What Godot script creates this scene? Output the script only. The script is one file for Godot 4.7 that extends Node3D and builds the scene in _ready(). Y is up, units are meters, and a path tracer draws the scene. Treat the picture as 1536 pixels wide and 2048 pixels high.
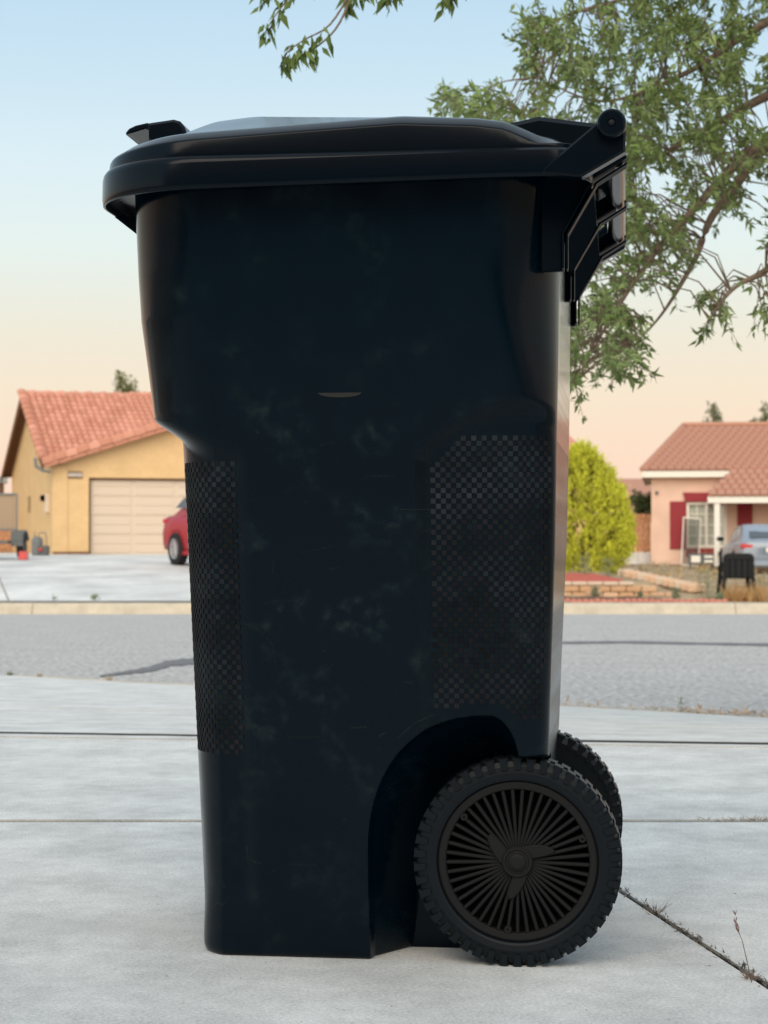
extends Node3D
# A black wheeled trash cart on a concrete driveway at dusk, street and two houses behind.

const F := 3800.0          # focal length in pixels of the 1536 x 2048 photograph
const HOR := 1075.0        # row of the horizon
const EYE := 0.54
var rng := RandomNumberGenerator.new()
var M := {}

func _ready() -> void:
	rng.seed = 7
	# ---------------------------------------------------------------- camera
	var cam := Camera3D.new()
	cam.name = "camera"
	cam.position = Vector3(0, EYE, 0)
	cam.rotation.x = atan((HOR - 1024.0) / F)
	cam.near = 0.05
	cam.far = 2000.0
	var ca := CameraAttributesPhysical.new()
	ca.frustum_focal_length = 24.0 * F / 2048.0
	ca.frustum_focus_distance = 2.45
	ca.exposure_aperture = 9.5
	ca.frustum_near = 0.05
	ca.frustum_far = 2000.0
	cam.attributes = ca
	add_child(cam)
	cam.current = true
	# ---------------------------------------------------------------- sky, sun, exposure
	var env := Environment.new()
	env.background_mode = Environment.BG_SKY
	var sky := Sky.new()
	var pan := PanoramaSkyMaterial.new()
	pan.panorama = sky_image()
	sky.sky_material = pan
	env.sky = sky
	env.tonemap_mode = Environment.TONE_MAPPER_LINEAR
	env.tonemap_exposure = 1.0
	env.sdfgi_enabled = true
	env.ssao_enabled = true
	env.ssil_enabled = true
	var we := WorldEnvironment.new()
	we.name = "world_environment"
	we.environment = env
	add_child(we)
	var sun := DirectionalLight3D.new()
	sun.name = "sun"
	sun.light_energy = 1.05
	sun.light_color = Color(1.0, 0.93, 0.84)
	sun.light_angular_distance = 60.0
	sun.shadow_enabled = true
	add_child(sun)
	sun.look_at_from_position(Vector3(-1.6, 4.4, 8.0), Vector3.ZERO)
	# ---------------------------------------------------------------- the place
	make_materials()
	make_ground()
	make_own_garage()
	make_yellow_house()
	make_pink_house()
	make_far_things()
	make_yard_things()
	make_red_car()
	make_blue_car()
	make_trailer_corner()
	make_tree()
	make_cart()
	make_small_stuff()

# ==================================================================== helpers
func sky_image() -> ImageTexture:
	# elevation (degrees) -> sRGB of the air; the same all round
	var stops := [[0.0, Color8(255, 217, 197)], [2.2, Color8(255, 224, 199)], [4.3, Color8(249, 232, 208)], [6.0, Color8(241, 235, 217)], [8.6, Color8(231, 243, 239)], [11.0, Color8(222, 240, 247)], [14.0, Color8(203, 229, 244)], [17.0, Color8(188, 219, 241)], [30.0, Color8(199, 220, 238)], [55.0, Color8(208, 221, 234)], [90.0, Color8(210, 222, 233)]]
	var img := Image.create(256, 1024, false, Image.FORMAT_RGBF)
	for y in 1024:
		var el := 90.0 - (y + 0.5) / 1024.0 * 180.0
		var c := Color(0.36, 0.33, 0.29)
		if el >= 0.0:
			for k in stops.size() - 1:
				var a: float = stops[k][0]
				var b: float = stops[k + 1][0]
				if el >= a and el <= b:
					var ca: Color = stops[k][1]
					var cb: Color = stops[k + 1][1]
					c = ca.lerp(cb, (el - a) / (b - a)).srgb_to_linear()
		for x in 256:
			img.set_pixel(x, y, c)
	return ImageTexture.create_from_image(img)

func at(px: float, py: float, d: float) -> Vector3:      # a point d metres away along the view
	return Vector3((px - 768.0) / F * d, EYE + (HOR - py) / F * d, -d)

func on_y(px: float, py: float, y: float) -> Vector3:    # where the pixel's ray meets height y
	return at(px, py, (EYE - y) * F / (py - HOR))

func sstep(a: float, b: float, x: float) -> float:
	var t: float = clamp((x - a) / (b - a), 0.0, 1.0)
	return t * t * (3.0 - 2.0 * t)

func lerp_table(t: Array, x: float) -> float:            # t: [[x, y], ...] rising in x
	if x <= t[0][0]:
		return t[0][1]
	for k in t.size() - 1:
		if x <= t[k + 1][0]:
			var s: float = (x - t[k][0]) / (t[k + 1][0] - t[k][0])
			return lerp(float(t[k][1]), float(t[k + 1][1]), s)
	return t[t.size() - 1][1]

func new_st() -> SurfaceTool:
	var st := SurfaceTool.new()
	st.begin(Mesh.PRIMITIVE_TRIANGLES)
	return st

func tri(st: SurfaceTool, a: Vector3, b: Vector3, c: Vector3) -> void:   # counter-clockwise seen from outside
	var n := (b - a).cross(c - a).normalized()
	st.set_normal(n); st.add_vertex(a)
	st.set_normal(n); st.add_vertex(c)
	st.set_normal(n); st.add_vertex(b)

func quad(st: SurfaceTool, a: Vector3, b: Vector3, c: Vector3, d: Vector3) -> void:
	tri(st, a, b, c)
	tri(st, a, c, d)

func box(st: SurfaceTool, c: Vector3, s: Vector3, ch := 0.0, xf := Transform3D()) -> void:   # a box, its edges chamfered by ch
	var h := s * 0.5
	var fn := func(p: Vector3) -> Vector3: return xf * (c + p)
	if ch <= 0.0:
		var v := []
		for i in 8:
			v.append(fn.call(Vector3(h.x if i & 1 else -h.x, h.y if i & 2 else -h.y, h.z if i & 4 else -h.z)))
		quad(st, v[4], v[5], v[7], v[6]); quad(st, v[1], v[0], v[2], v[3]); quad(st, v[5], v[1], v[3], v[7])
		quad(st, v[0], v[4], v[6], v[2]); quad(st, v[6], v[7], v[3], v[2]); quad(st, v[0], v[1], v[5], v[4])
		return
	var e: float = min(ch, min(h.x, min(h.y, h.z)) * 0.9)
	for ax in 3:
		var a1 := (ax + 1) % 3
		var a2 := (ax + 2) % 3
		for sg in [-1.0, 1.0]:
			var q := []
			for k in [[-1, -1], [1, -1], [1, 1], [-1, 1]]:
				var p := Vector3.ZERO
				p[ax] = sg * h[ax]
				p[a1] = k[0] * (h[a1] - e)
				p[a2] = k[1] * (h[a2] - e)
				q.append(fn.call(p))
			if sg > 0: quad(st, q[0], q[1], q[2], q[3])
			else: quad(st, q[3], q[2], q[1], q[0])
		for s1 in [-1.0, 1.0]:
			for s2 in [-1.0, 1.0]:
				var p0 := Vector3.ZERO; var p1 := Vector3.ZERO
				p0[a1] = s1 * h[a1]; p0[a2] = s2 * (h[a2] - e)
				p1[a1] = s1 * (h[a1] - e); p1[a2] = s2 * h[a2]
				var lo := -(h[ax] - e)
				var A := p0; var B := p1; var C := p1; var D := p0
				A[ax] = lo; B[ax] = lo; C[ax] = -lo; D[ax] = -lo
				if s1 * s2 > 0: quad(st, fn.call(A), fn.call(B), fn.call(C), fn.call(D))
				else: quad(st, fn.call(D), fn.call(C), fn.call(B), fn.call(A))
	for sx in [-1.0, 1.0]:
		for sy in [-1.0, 1.0]:
			for sz in [-1.0, 1.0]:
				var a := Vector3(sx * h.x, sy * (h.y - e), sz * (h.z - e))
				var b := Vector3(sx * (h.x - e), sy * h.y, sz * (h.z - e))
				var d := Vector3(sx * (h.x - e), sy * (h.y - e), sz * h.z)
				if sx * sy * sz > 0: tri(st, fn.call(a), fn.call(b), fn.call(d))
				else: tri(st, fn.call(d), fn.call(b), fn.call(a))

func tube(st: SurfaceTool, pts: Array, radii: Array, sides := 6, caps := true) -> void:
	var rings := []
	var up := Vector3.UP
	for i in pts.size():
		var d: Vector3 = (pts[min(i + 1, pts.size() - 1)] - pts[max(i - 1, 0)]).normalized()
		if abs(d.dot(up)) > 0.95:
			up = Vector3.RIGHT if abs(d.x) < 0.9 else Vector3.FORWARD
		var x := d.cross(up).normalized()
		var y := x.cross(d).normalized()
		var ring := []
		for k in sides:
			var a := TAU * k / sides
			var n := x * cos(a) + y * sin(a)
			ring.append([pts[i] + n * radii[i], n])
		rings.append(ring)
	for i in pts.size() - 1:
		for k in sides:
			var k2 := (k + 1) % sides
			var q := [rings[i][k], rings[i][k2], rings[i + 1][k2], rings[i + 1][k]]
			for j in [0, 1, 2, 0, 2, 3]:
				st.set_normal(q[j][1]); st.add_vertex(q[j][0])
	if caps:
		var e := pts.size() - 1
		for k in range(1, sides - 1):
			tri(st, rings[0][0][0], rings[0][k][0], rings[0][k + 1][0])
			tri(st, rings[e][0][0], rings[e][k + 1][0], rings[e][k][0])

func lathe(st: SurfaceTool, prof: Array, xf: Transform3D, segs := 32) -> void:   # prof: [r, h] pairs; axis is xf's z
	for i in prof.size() - 1:
		var r0: float = prof[i][0]; var h0: float = prof[i][1]
		var r1: float = prof[i + 1][0]; var h1: float = prof[i + 1][1]
		var nr := h1 - h0; var nh := r0 - r1
		var ln := sqrt(nr * nr + nh * nh)
		if ln < 1e-7: continue
		nr /= ln; nh /= ln
		for k in segs:
			var a0 := TAU * k / segs; var a1 := TAU * (k + 1) / segs
			var c := [[r0, h0, a0], [r0, h0, a1], [r1, h1, a1], [r1, h1, a0]]
			for j in [0, 2, 1, 0, 3, 2]:
				var p: Array = c[j]
				st.set_normal((xf.basis * Vector3(nr * cos(p[2]), nr * sin(p[2]), nh)).normalized())
				st.add_vertex(xf * Vector3(p[0] * cos(p[2]), p[0] * sin(p[2]), p[1]))

func prism(st: SurfaceTool, poly: PackedVector2Array, z0: float, z1: float, xf := Transform3D(), ch := 0.0) -> void:   # polygon in xy, from z0 to z1
	if Geometry2D.is_polygon_clockwise(poly):      # Godot's 2D is y-down: clockwise there is counter-clockwise here when y is up
		pass
	var area := 0.0
	for i in poly.size():
		area += poly[i].cross(poly[(i + 1) % poly.size()])
	var p := poly.duplicate()
	if area < 0: p.reverse()
	var inner := p
	if ch > 0.0:
		inner = PackedVector2Array()
		for i in p.size():
			var a := p[(i - 1 + p.size()) % p.size()]; var b := p[i]; var c := p[(i + 1) % p.size()]
			var d1 := (b - a).normalized(); var d2 := (c - b).normalized()
			var n1 := Vector2(-d1.y, d1.x); var n2 := Vector2(-d2.y, d2.x)
			var m := n1 + n2
			inner.append(b + m * (ch / max(0.4, m.dot(n1))))
	var ids := Geometry2D.triangulate_polygon(inner)
	for i in range(0, ids.size(), 3):
		var q := [inner[ids[i]], inner[ids[i + 1]], inner[ids[i + 2]]]
		if (q[1] - q[0]).cross(q[2] - q[0]) < 0: q.reverse()
		tri(st, xf * Vector3(q[0].x, q[0].y, z1), xf * Vector3(q[1].x, q[1].y, z1), xf * Vector3(q[2].x, q[2].y, z1))
		tri(st, xf * Vector3(q[2].x, q[2].y, z0), xf * Vector3(q[1].x, q[1].y, z0), xf * Vector3(q[0].x, q[0].y, z0))
	for i in p.size():
		var j := (i + 1) % p.size()
		var zz0 := z0 + ch; var zz1 := z1 - ch
		quad(st, xf * Vector3(p[i].x, p[i].y, zz0), xf * Vector3(p[j].x, p[j].y, zz0), xf * Vector3(p[j].x, p[j].y, zz1), xf * Vector3(p[i].x, p[i].y, zz1))
		if ch > 0.0:
			quad(st, xf * Vector3(p[i].x, p[i].y, zz1), xf * Vector3(p[j].x, p[j].y, zz1), xf * Vector3(inner[j].x, inner[j].y, z1), xf * Vector3(inner[i].x, inner[i].y, z1))
			quad(st, xf * Vector3(inner[i].x, inner[i].y, z0), xf * Vector3(inner[j].x, inner[j].y, z0), xf * Vector3(p[j].x, p[j].y, zz0), xf * Vector3(p[i].x, p[i].y, zz0))

func grid_mesh(rows: Array, closed: bool, uvs: Array = []) -> ArrayMesh:   # rows of PackedVector3Array, smooth normals
	var nr := rows.size()
	var nc: int = rows[0].size()
	var v := PackedVector3Array(); var n := PackedVector3Array(); var ix := PackedInt32Array(); var uv := PackedVector2Array()
	for r in nr:
		var row: PackedVector3Array = rows[r]
		v.append_array(row)
		var ra: PackedVector3Array = rows[max(r - 1, 0)]
		var rb: PackedVector3Array = rows[min(r + 1, nr - 1)]
		for c in nc:
			var c0 := c - 1; var c1 := c + 1
			if closed:
				c0 = (c0 + nc) % nc; c1 = c1 % nc
			else:
				c0 = max(c0, 0); c1 = min(c1, nc - 1)
			n.append((row[c1] - row[c0]).cross(rb[c] - ra[c]).normalized())
		if uvs.size():
			uv.append_array(uvs[r])
	for r in nr - 1:
		for c in (nc if closed else nc - 1):
			var c1 := (c + 1) % nc
			var a := r * nc + c; var b := r * nc + c1; var d := (r + 1) * nc + c; var e := (r + 1) * nc + c1
			ix.append_array([a, e, b, a, d, e])
	var arr := []
	arr.resize(Mesh.ARRAY_MAX)
	arr[Mesh.ARRAY_VERTEX] = v; arr[Mesh.ARRAY_NORMAL] = n; arr[Mesh.ARRAY_INDEX] = ix
	if uvs.size(): arr[Mesh.ARRAY_TEX_UV] = uv
	var m := ArrayMesh.new()
	m.add_surface_from_arrays(Mesh.PRIMITIVE_TRIANGLES, arr)
	return m

func part(parent: Node, called: String, shape, m: Material) -> MeshInstance3D:
	var o := MeshInstance3D.new()
	o.name = called
	o.mesh = shape.commit() if shape is SurfaceTool else shape
	o.material_override = m
	parent.add_child(o, true)
	return o

func numbered(called: String) -> String:
	if not has_node(called): return called
	var k := 1
	while has_node("%s_%03d" % [called, k]): k += 1
	return "%s_%03d" % [called, k]

func tag(o: Node, label: String, category: String, group := "") -> Node:
	o.set_meta("label", label)
	o.set_meta("category", category)
	if group != "": o.set_meta("group", group)
	return o

func thing(called: String, label: String, category: String, pos := Vector3.ZERO, turn := 0.0, group := "") -> Node3D:
	var o := Node3D.new()
	o.name = numbered(called)
	add_child(o)
	o.position = pos
	o.rotation.y = turn
	tag(o, label, category, group)
	return o

func struct(called: String, shape, m: Material) -> MeshInstance3D:
	var o := part(self, numbered(called), shape, m)
	o.set_meta("kind", "structure")
	return o

# ---- textures and materials
func noise_bytes(sz: int, sd: int, freq: float, oct: int, kind := FastNoiseLite.TYPE_SIMPLEX_SMOOTH) -> PackedByteArray:
	var f := FastNoiseLite.new()
	f.seed = sd; f.frequency = freq; f.fractal_octaves = oct; f.noise_type = kind
	if oct <= 1: f.fractal_type = FastNoiseLite.FRACTAL_NONE
	return f.get_seamless_image(sz, sz).get_data()

func tone_image(sz: int, layers: Array, dots := 0, sd := 1, mid := 204.0) -> Image:      # layers: [frequency, octaves, amount]; a grey map round 0.8 with dark dots
	var acc := PackedFloat32Array(); acc.resize(sz * sz); acc.fill(0.0)
	for k in layers.size():
		var b := noise_bytes(sz, sd + k * 17, layers[k][0], layers[k][1])
		var amt: float = layers[k][2] / 127.5
		for i in sz * sz:
			acc[i] += (b[i] - 127.5) * amt
	var out := PackedByteArray(); out.resize(sz * sz)
	for i in sz * sz:
		out[i] = int(clamp(mid + acc[i] * 255.0, 0.0, 255.0))
	var img := Image.create_from_data(sz, sz, false, Image.FORMAT_L8, out)
	img.convert(Image.FORMAT_RGB8)
	img.set_meta("mid", mid)
	var r := RandomNumberGenerator.new(); r.seed = sd
	for k in dots:
		var x := r.randi_range(1, sz - 3); var y := r.randi_range(1, sz - 3)
		var c := img.get_pixel(x, y) * r.randf_range(0.55, 0.85)
		img.fill_rect(Rect2i(x, y, r.randi_range(1, 2), 1), c)
	return img

func lin(r: float, g: float, b: float) -> Color:
	return Color(r, g, b).linear_to_srgb()

func mat(c: Color, rough := 0.8, spec := 0.5, img: Image = null, scale := 1.0, bump := 0.0, bump_img: Image = null) -> StandardMaterial3D:
	var m := StandardMaterial3D.new()
	m.albedo_color = c
	m.roughness = rough
	m.metallic_specular = spec
	if img or bump_img:
		m.uv1_triplanar = true
		m.uv1_world_triplanar = true
		m.uv1_scale = Vector3.ONE * scale
	if img:
		m.albedo_texture = ImageTexture.create_from_image(img)
		var mid: float = Color(img.get_meta("mid") / 255.0, 0, 0).srgb_to_linear().r
		m.albedo_color = (c.srgb_to_linear() / mid).linear_to_srgb()
	if bump > 0.0:
		m.heightmap_enabled = true
		m.heightmap_texture = ImageTexture.create_from_image(bump_img if bump_img else img)
		m.heightmap_scale = bump
	return m

func cart_uv(p: Vector3) -> Vector2: return Vector2((p.x + 0.33) / 0.68, 1.0 - p.y)

func side_of_pixel(px: float, py: float) -> Vector2:     # (u, y) on the cart's near side
	var y := 0.5; var u := 0.0
	var a := deg_to_rad(7.2)
	for k in 20:
		var w := cart_b(y)
		var dx := (px - 768.0) / F
		u = (dx * (2.6292 - w * cos(a)) + 0.0247 + w * sin(a)) / (cos(a) + dx * sin(a))
		y = EYE + (HOR - py) / F * (2.6292 - u * sin(a) - w * cos(a))
	return Vector2(u, y)

func cart_material() -> StandardMaterial3D:
	# scuffs, wipe marks and scratches on the black plastic; the far side wears the same
	var W := 820; var H := 1200
	var n1 := noise_bytes(1024, 51, 0.008, 5); var n2 := noise_bytes(1024, 52, 0.03, 4); var n3 := noise_bytes(1024, 53, 0.4, 1)
	var out := PackedByteArray(); out.resize(W * H * 3)
	var rough := PackedByteArray(); rough.resize(W * H)
	for y in H:
		var hy := 1.0 - y / float(H)
		for x in W:
			var i := (y % 1024) * 1024 + x
			var a := n1[i] / 255.0; var b := n2[i] / 255.0; var c := n3[i] / 255.0
			var g: float = (a - 0.5) * 12.0 + (c - 0.5) * 22.0          # grain
			var k: float = 165.0 * clamp((a - 0.50) * 1.7, 0.0, 1.0) * clamp((b - 0.38) * 1.7, 0.0, 1.0)   # scuffed haze of scratches
			var du := (x / float(W) * 0.68 - 0.33) / 0.17; var dv := (hy - 0.47) / 0.2
			k *= 0.45 + 1.1 * exp(-du * du - dv * dv)      # wiped, dusty middle of the side
			var o := (y * W + x) * 3
			out[o] = int(clamp(20.0 + g + k * 1.6, 0.0, 255.0))
			out[o + 1] = int(clamp(84.0 + g + k * 1.05, 0.0, 255.0))
			out[o + 2] = int(clamp(116.0 + g + k * 0.65, 0.0, 255.0))
			var rr: float = 0.24 if hy < 0.66 else 0.13
			rough[y * W + x] = int(255.0 * clamp(rr + (a - 0.5) * 0.16 + (c - 0.5) * 0.06, 0.05, 1.0))
	var img := Image.create_from_data(W, H, false, Image.FORMAT_RGB8, out)
	var r := RandomNumberGenerator.new(); r.seed = 77
	var strokes := [[[490, 1690], [492, 1715], [505, 1722], [525, 1725]], [[420, 1820], [430, 1806], [443, 1810], [455, 1796]], [[445, 1768], [446, 1780]], [[725, 957], [745, 951], [790, 953]], [[530, 1207], [560, 1200], [590, 1203], [612, 1194]], [[600, 1105], [640, 1098], [667, 1091]], [[485, 1245], [520, 1262], [545, 1290], [552, 1340]], [[565, 985], [610, 966], [660, 985], [682, 1012]], [[795, 1475], [830, 1445], [868, 1430]], [[640, 890], [672, 884]], [[690, 1379], [703, 1375]], [[570, 1474], [640, 1473]], [[575, 1727], [640, 1728]], [[512, 860], [516, 868]], [[684, 1643], [690, 1636]], [[740, 1585], [748, 1578]], [[755, 1500], [764, 1492]], [[700, 1455], [735, 1453]]]
	for k in 34:
		var x0 := r.randf_range(400, 1040); var y0 := r.randf_range(900, 1860)
		var l := r.randf_range(3, 26); var an := r.randfn() * 0.7
		strokes.append([[x0, y0], [x0 + cos(an) * l, y0 + sin(an) * l + r.randf_range(-3, 3)]])
	for s in strokes:
		var bright := r.randf_range(120, 190) / 255.0
		for i in s.size() - 1:
			var a0 := side_of_pixel(s[i][0], s[i][1]); var b0 := side_of_pixel(s[i + 1][0], s[i + 1][1])
			var steps := int(a0.distance_to(b0) * 1400.0) + 2
			for j in steps:
				var q := a0.lerp(b0, j / float(steps))
				var uv := cart_uv(Vector3(q.x, q.y, 0))
				var px := int(uv.x * W + r.randfn() * 0.5); var py := int(uv.y * H + r.randfn() * 0.5)
				if px > 1 and py > 1 and px < W - 2 and py < H - 2 and r.randf() < 0.8:
					img.fill_rect(Rect2i(px, py, r.randi_range(1, 2), 1), Color(bright, bright, bright * 0.97) * r.randf_range(0.7, 1.0))
	for k in 200:
		var x := r.randi_range(60, W - 60); var y := r.randi_range(60, H - 10)
		var g := r.randf_range(0.35, 0.62)
		img.fill_rect(Rect2i(x, y, 1, r.randi_range(1, 2)), Color(g, g, g))
	var m := StandardMaterial3D.new()
	m.albedo_texture = ImageTexture.create_from_image(img)
	m.albedo_color = lin(0.06, 0.06, 0.06)
	m.roughness = 1.0
	m.roughness_texture = ImageTexture.create_from_image(Image.create_from_data(W, H, false, Image.FORMAT_L8, rough))
	m.roughness_texture_channel = BaseMaterial3D.TEXTURE_CHANNEL_GRAYSCALE
	m.metallic_specular = 0.28
	return m

func make_materials() -> void:
	var conc := tone_image(1024, [[0.006, 4, 0.065], [0.03, 3, 0.035], [0.25, 2, 0.06], [0.7, 1, 0.07]], 320, 3)
	var conc_b := tone_image(512, [[0.3, 2, 0.25], [0.05, 3, 0.2]], 0, 9)
	M.concrete = mat(lin(0.625, 0.63, 0.61), 0.9, 0.3, conc, 0.55, 0.06, conc_b)
	M.far_concrete = mat(lin(0.625, 0.63, 0.61), 0.9, 0.3, tone_image(512, [[0.008, 4, 0.08], [0.05, 2, 0.03]], 0, 5), 0.12)
	M.kerb = mat(lin(0.52, 0.46, 0.36), 0.9, 0.3, tone_image(256, [[0.02, 4, 0.08], [0.2, 2, 0.04]], 0, 6), 0.5)
	M.asphalt = mat(lin(0.45, 0.44, 0.425), 0.95, 0.3, tone_image(1024, [[0.01, 3, 0.03], [0.13, 2, 0.22], [0.4, 1, 0.1]], 0, 8), 0.14)
	M.tar = mat(lin(0.16, 0.16, 0.165), 0.8, 0.4, tone_image(256, [[0.1, 3, 0.12]], 0, 4), 0.8)
	M.dirt = mat(lin(0.36, 0.27, 0.17), 0.95, 0.2, tone_image(512, [[0.01, 4, 0.14], [0.2, 3, 0.1]], 0, 12), 0.25)
	M.own_stucco = mat(lin(0.34, 0.29, 0.23), 0.95, 0.2)
	M.own_door = mat(lin(0.20, 0.17, 0.14), 0.8, 0.3)
	M.plywood = mat(lin(0.34, 0.25, 0.17), 0.9, 0.2)
	M.joint = mat(lin(0.05, 0.045, 0.035), 0.95, 0.2)
	M.mulch = mat(lin(0.50, 0.13, 0.09), 0.95, 0.2, tone_image(256, [[0.1, 3, 0.25]], 0, 14), 0.8)
	M.stucco_yellow = mat(lin(0.67, 0.46, 0.24), 0.95, 0.2, tone_image(512, [[0.01, 4, 0.03], [0.05, 3, 0.02]], 0, 20, 225.0), 0.25)
	M.stucco_pink = mat(lin(0.69, 0.48, 0.375), 0.95, 0.2, tone_image(512, [[0.01, 4, 0.04]], 0, 21, 240.0), 0.25)
	M.door_beige = mat(lin(0.62, 0.51, 0.40), 0.7, 0.4)
	M.brown_trim = mat(lin(0.17, 0.09, 0.05), 0.8, 0.3)
	M.white_trim = mat(lin(0.78, 0.74, 0.66), 0.7, 0.4)
	M.shutter = mat(lin(0.26, 0.028, 0.035), 0.7, 0.4)
	M.tile = []
	for k in 4:
		M.tile.append(mat(lin(0.54 + 0.04 * k, 0.25 + 0.025 * k, 0.17 + 0.022 * k), 0.9, 0.2))
	M.tile_right = mat(lin(0.47, 0.25, 0.18), 0.9, 0.2, tone_image(256, [[0.1, 3, 0.12]], 0, 25), 1.2)
	M.glass = mat(lin(0.03, 0.035, 0.04), 0.08, 0.8)
	M.curtain = mat(lin(0.62, 0.60, 0.48), 0.9, 0.2)
	M.wood = mat(lin(0.42, 0.22, 0.12), 0.9, 0.2, tone_image(256, [[0.02, 4, 0.12]], 0, 28), 1.5)
	M.block = []
	for k in 3:
		M.block.append(mat(lin(0.52 + 0.05 * k, 0.32 + 0.05 * k, 0.19 + 0.045 * k), 0.95, 0.2, tone_image(128, [[0.05, 3, 0.12]], 0, 30 + k), 3.0))
	M.cap_stone = mat(lin(0.60, 0.48, 0.37), 0.95, 0.2)
	M.edging = mat(lin(0.54, 0.22, 0.17), 0.95, 0.2)
	M.red_paint = mat(lin(0.33, 0.012, 0.022), 0.35, 0.4)
	M.blue_paint = mat(lin(0.20, 0.25, 0.32), 0.25, 0.6)
	M.blue_paint.clearcoat_enabled = true
	M.rubber = mat(lin(0.02, 0.02, 0.02), 0.8, 0.3)
	M.chrome = mat(lin(0.55, 0.56, 0.58), 0.3, 0.5); M.chrome.metallic = 0.7
	M.dark_plastic = mat(lin(0.010, 0.011, 0.012), 0.5, 0.3)
	M.soil = mat(lin(0.17, 0.10, 0.065), 0.95, 0.2, tone_image(128, [[0.06, 3, 0.2]], 0, 61), 1.5)
	M.lamp_red = mat(lin(0.5, 0.02, 0.02), 0.2, 0.6)
	M.grey_metal = mat(lin(0.10, 0.11, 0.11), 0.6, 0.4)
	M.galv = mat(lin(0.16, 0.17, 0.17), 0.6, 0.4)
	M.bark = mat(lin(0.20, 0.15, 0.11), 0.95, 0.2, tone_image(128, [[0.06, 3, 0.2]], 0, 40), 6.0)
	for nm in [["leaf", 1.0], ["bush", 0.8], ["weed", 0.9], ["dry", 0.7]]:
		var m := mat(Color(1, 1, 1), nm[1] * 0.6, 0.3)
		m.vertex_color_use_as_albedo = true
		m.backlight_enabled = true
		m.backlight = Color(0.5, 0.5, 0.5)
		M[nm[0]] = m
	# the cart's plastics
	M.cart = cart_material()
	M.scuffed = mat(lin(0.014, 0.016, 0.019), 0.6, 0.3)
	M.checker = mat(Color(1, 1, 1), 0.6, 0.25)
	M.checker.vertex_color_use_as_albedo = true
	M.cart_matte = mat(lin(0.0014, 0.0050, 0.0090), 0.9, 0.04)
	M.cart_plain = mat(lin(0.0014, 0.0050, 0.0090), 0.4, 0.15)
	M.lid = mat(lin(0.0014, 0.0050, 0.0090), 0.17, 0.28)
	M.cover = mat(lin(0.015, 0.015, 0.0155), 0.6, 0.25)
	M.tyre = mat(lin(0.0055, 0.0085, 0.0115), 0.45, 0.3)

# ==================================================================== ground
func z_edge(x: float) -> float:       # distance of the road's near edge
	if x < -2.4: return 11.11 + (-2.4 - x) * 0.05
	if x > 2.2: return 8.08 - (x - 2.2) * 0.05
	return 9.53 - 0.66 * x

func z_j2(x: float) -> float: return 5.025 - 0.126 * clamp(x, -5.0, 3.0)
func x_joint(z: float) -> float: return 0.36 - 0.162 * (z - 2.93)

func gy(x: float, z: float) -> float:   # height of the far side's lots
	var left := lerp_table([[33.15, -0.60], [37.0, -0.34], [42.0, -0.09], [47.0, 0.01], [52.0, 0.06], [60.0, 0.08], [90.0, 0.1]], z)
	var right := lerp_table([[33.15, -0.60], [35.45, -0.56], [35.7, -0.30], [37.5, -0.28], [40.0, -0.25], [56.0, -0.27], [90.0, -0.2]], z)
	var dip := 0.22 * sstep(7.6, 9.2, x) * sstep(44.0, 49.0, z) * (1.0 - sstep(54.5, 56.0, z))
	var wall := sstep(4.0, 5.2, x)
	if x > 5.0 and z > 35.0:
		right = lerp(right, lerp_table([[33.15, -0.60], [40.0, -0.42], [46.0, -0.27], [56.0, -0.27], [90.0, -0.2]], z), wall)
	return lerp(left, right - dip, sstep(-0.6, 0.2, x))

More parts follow.
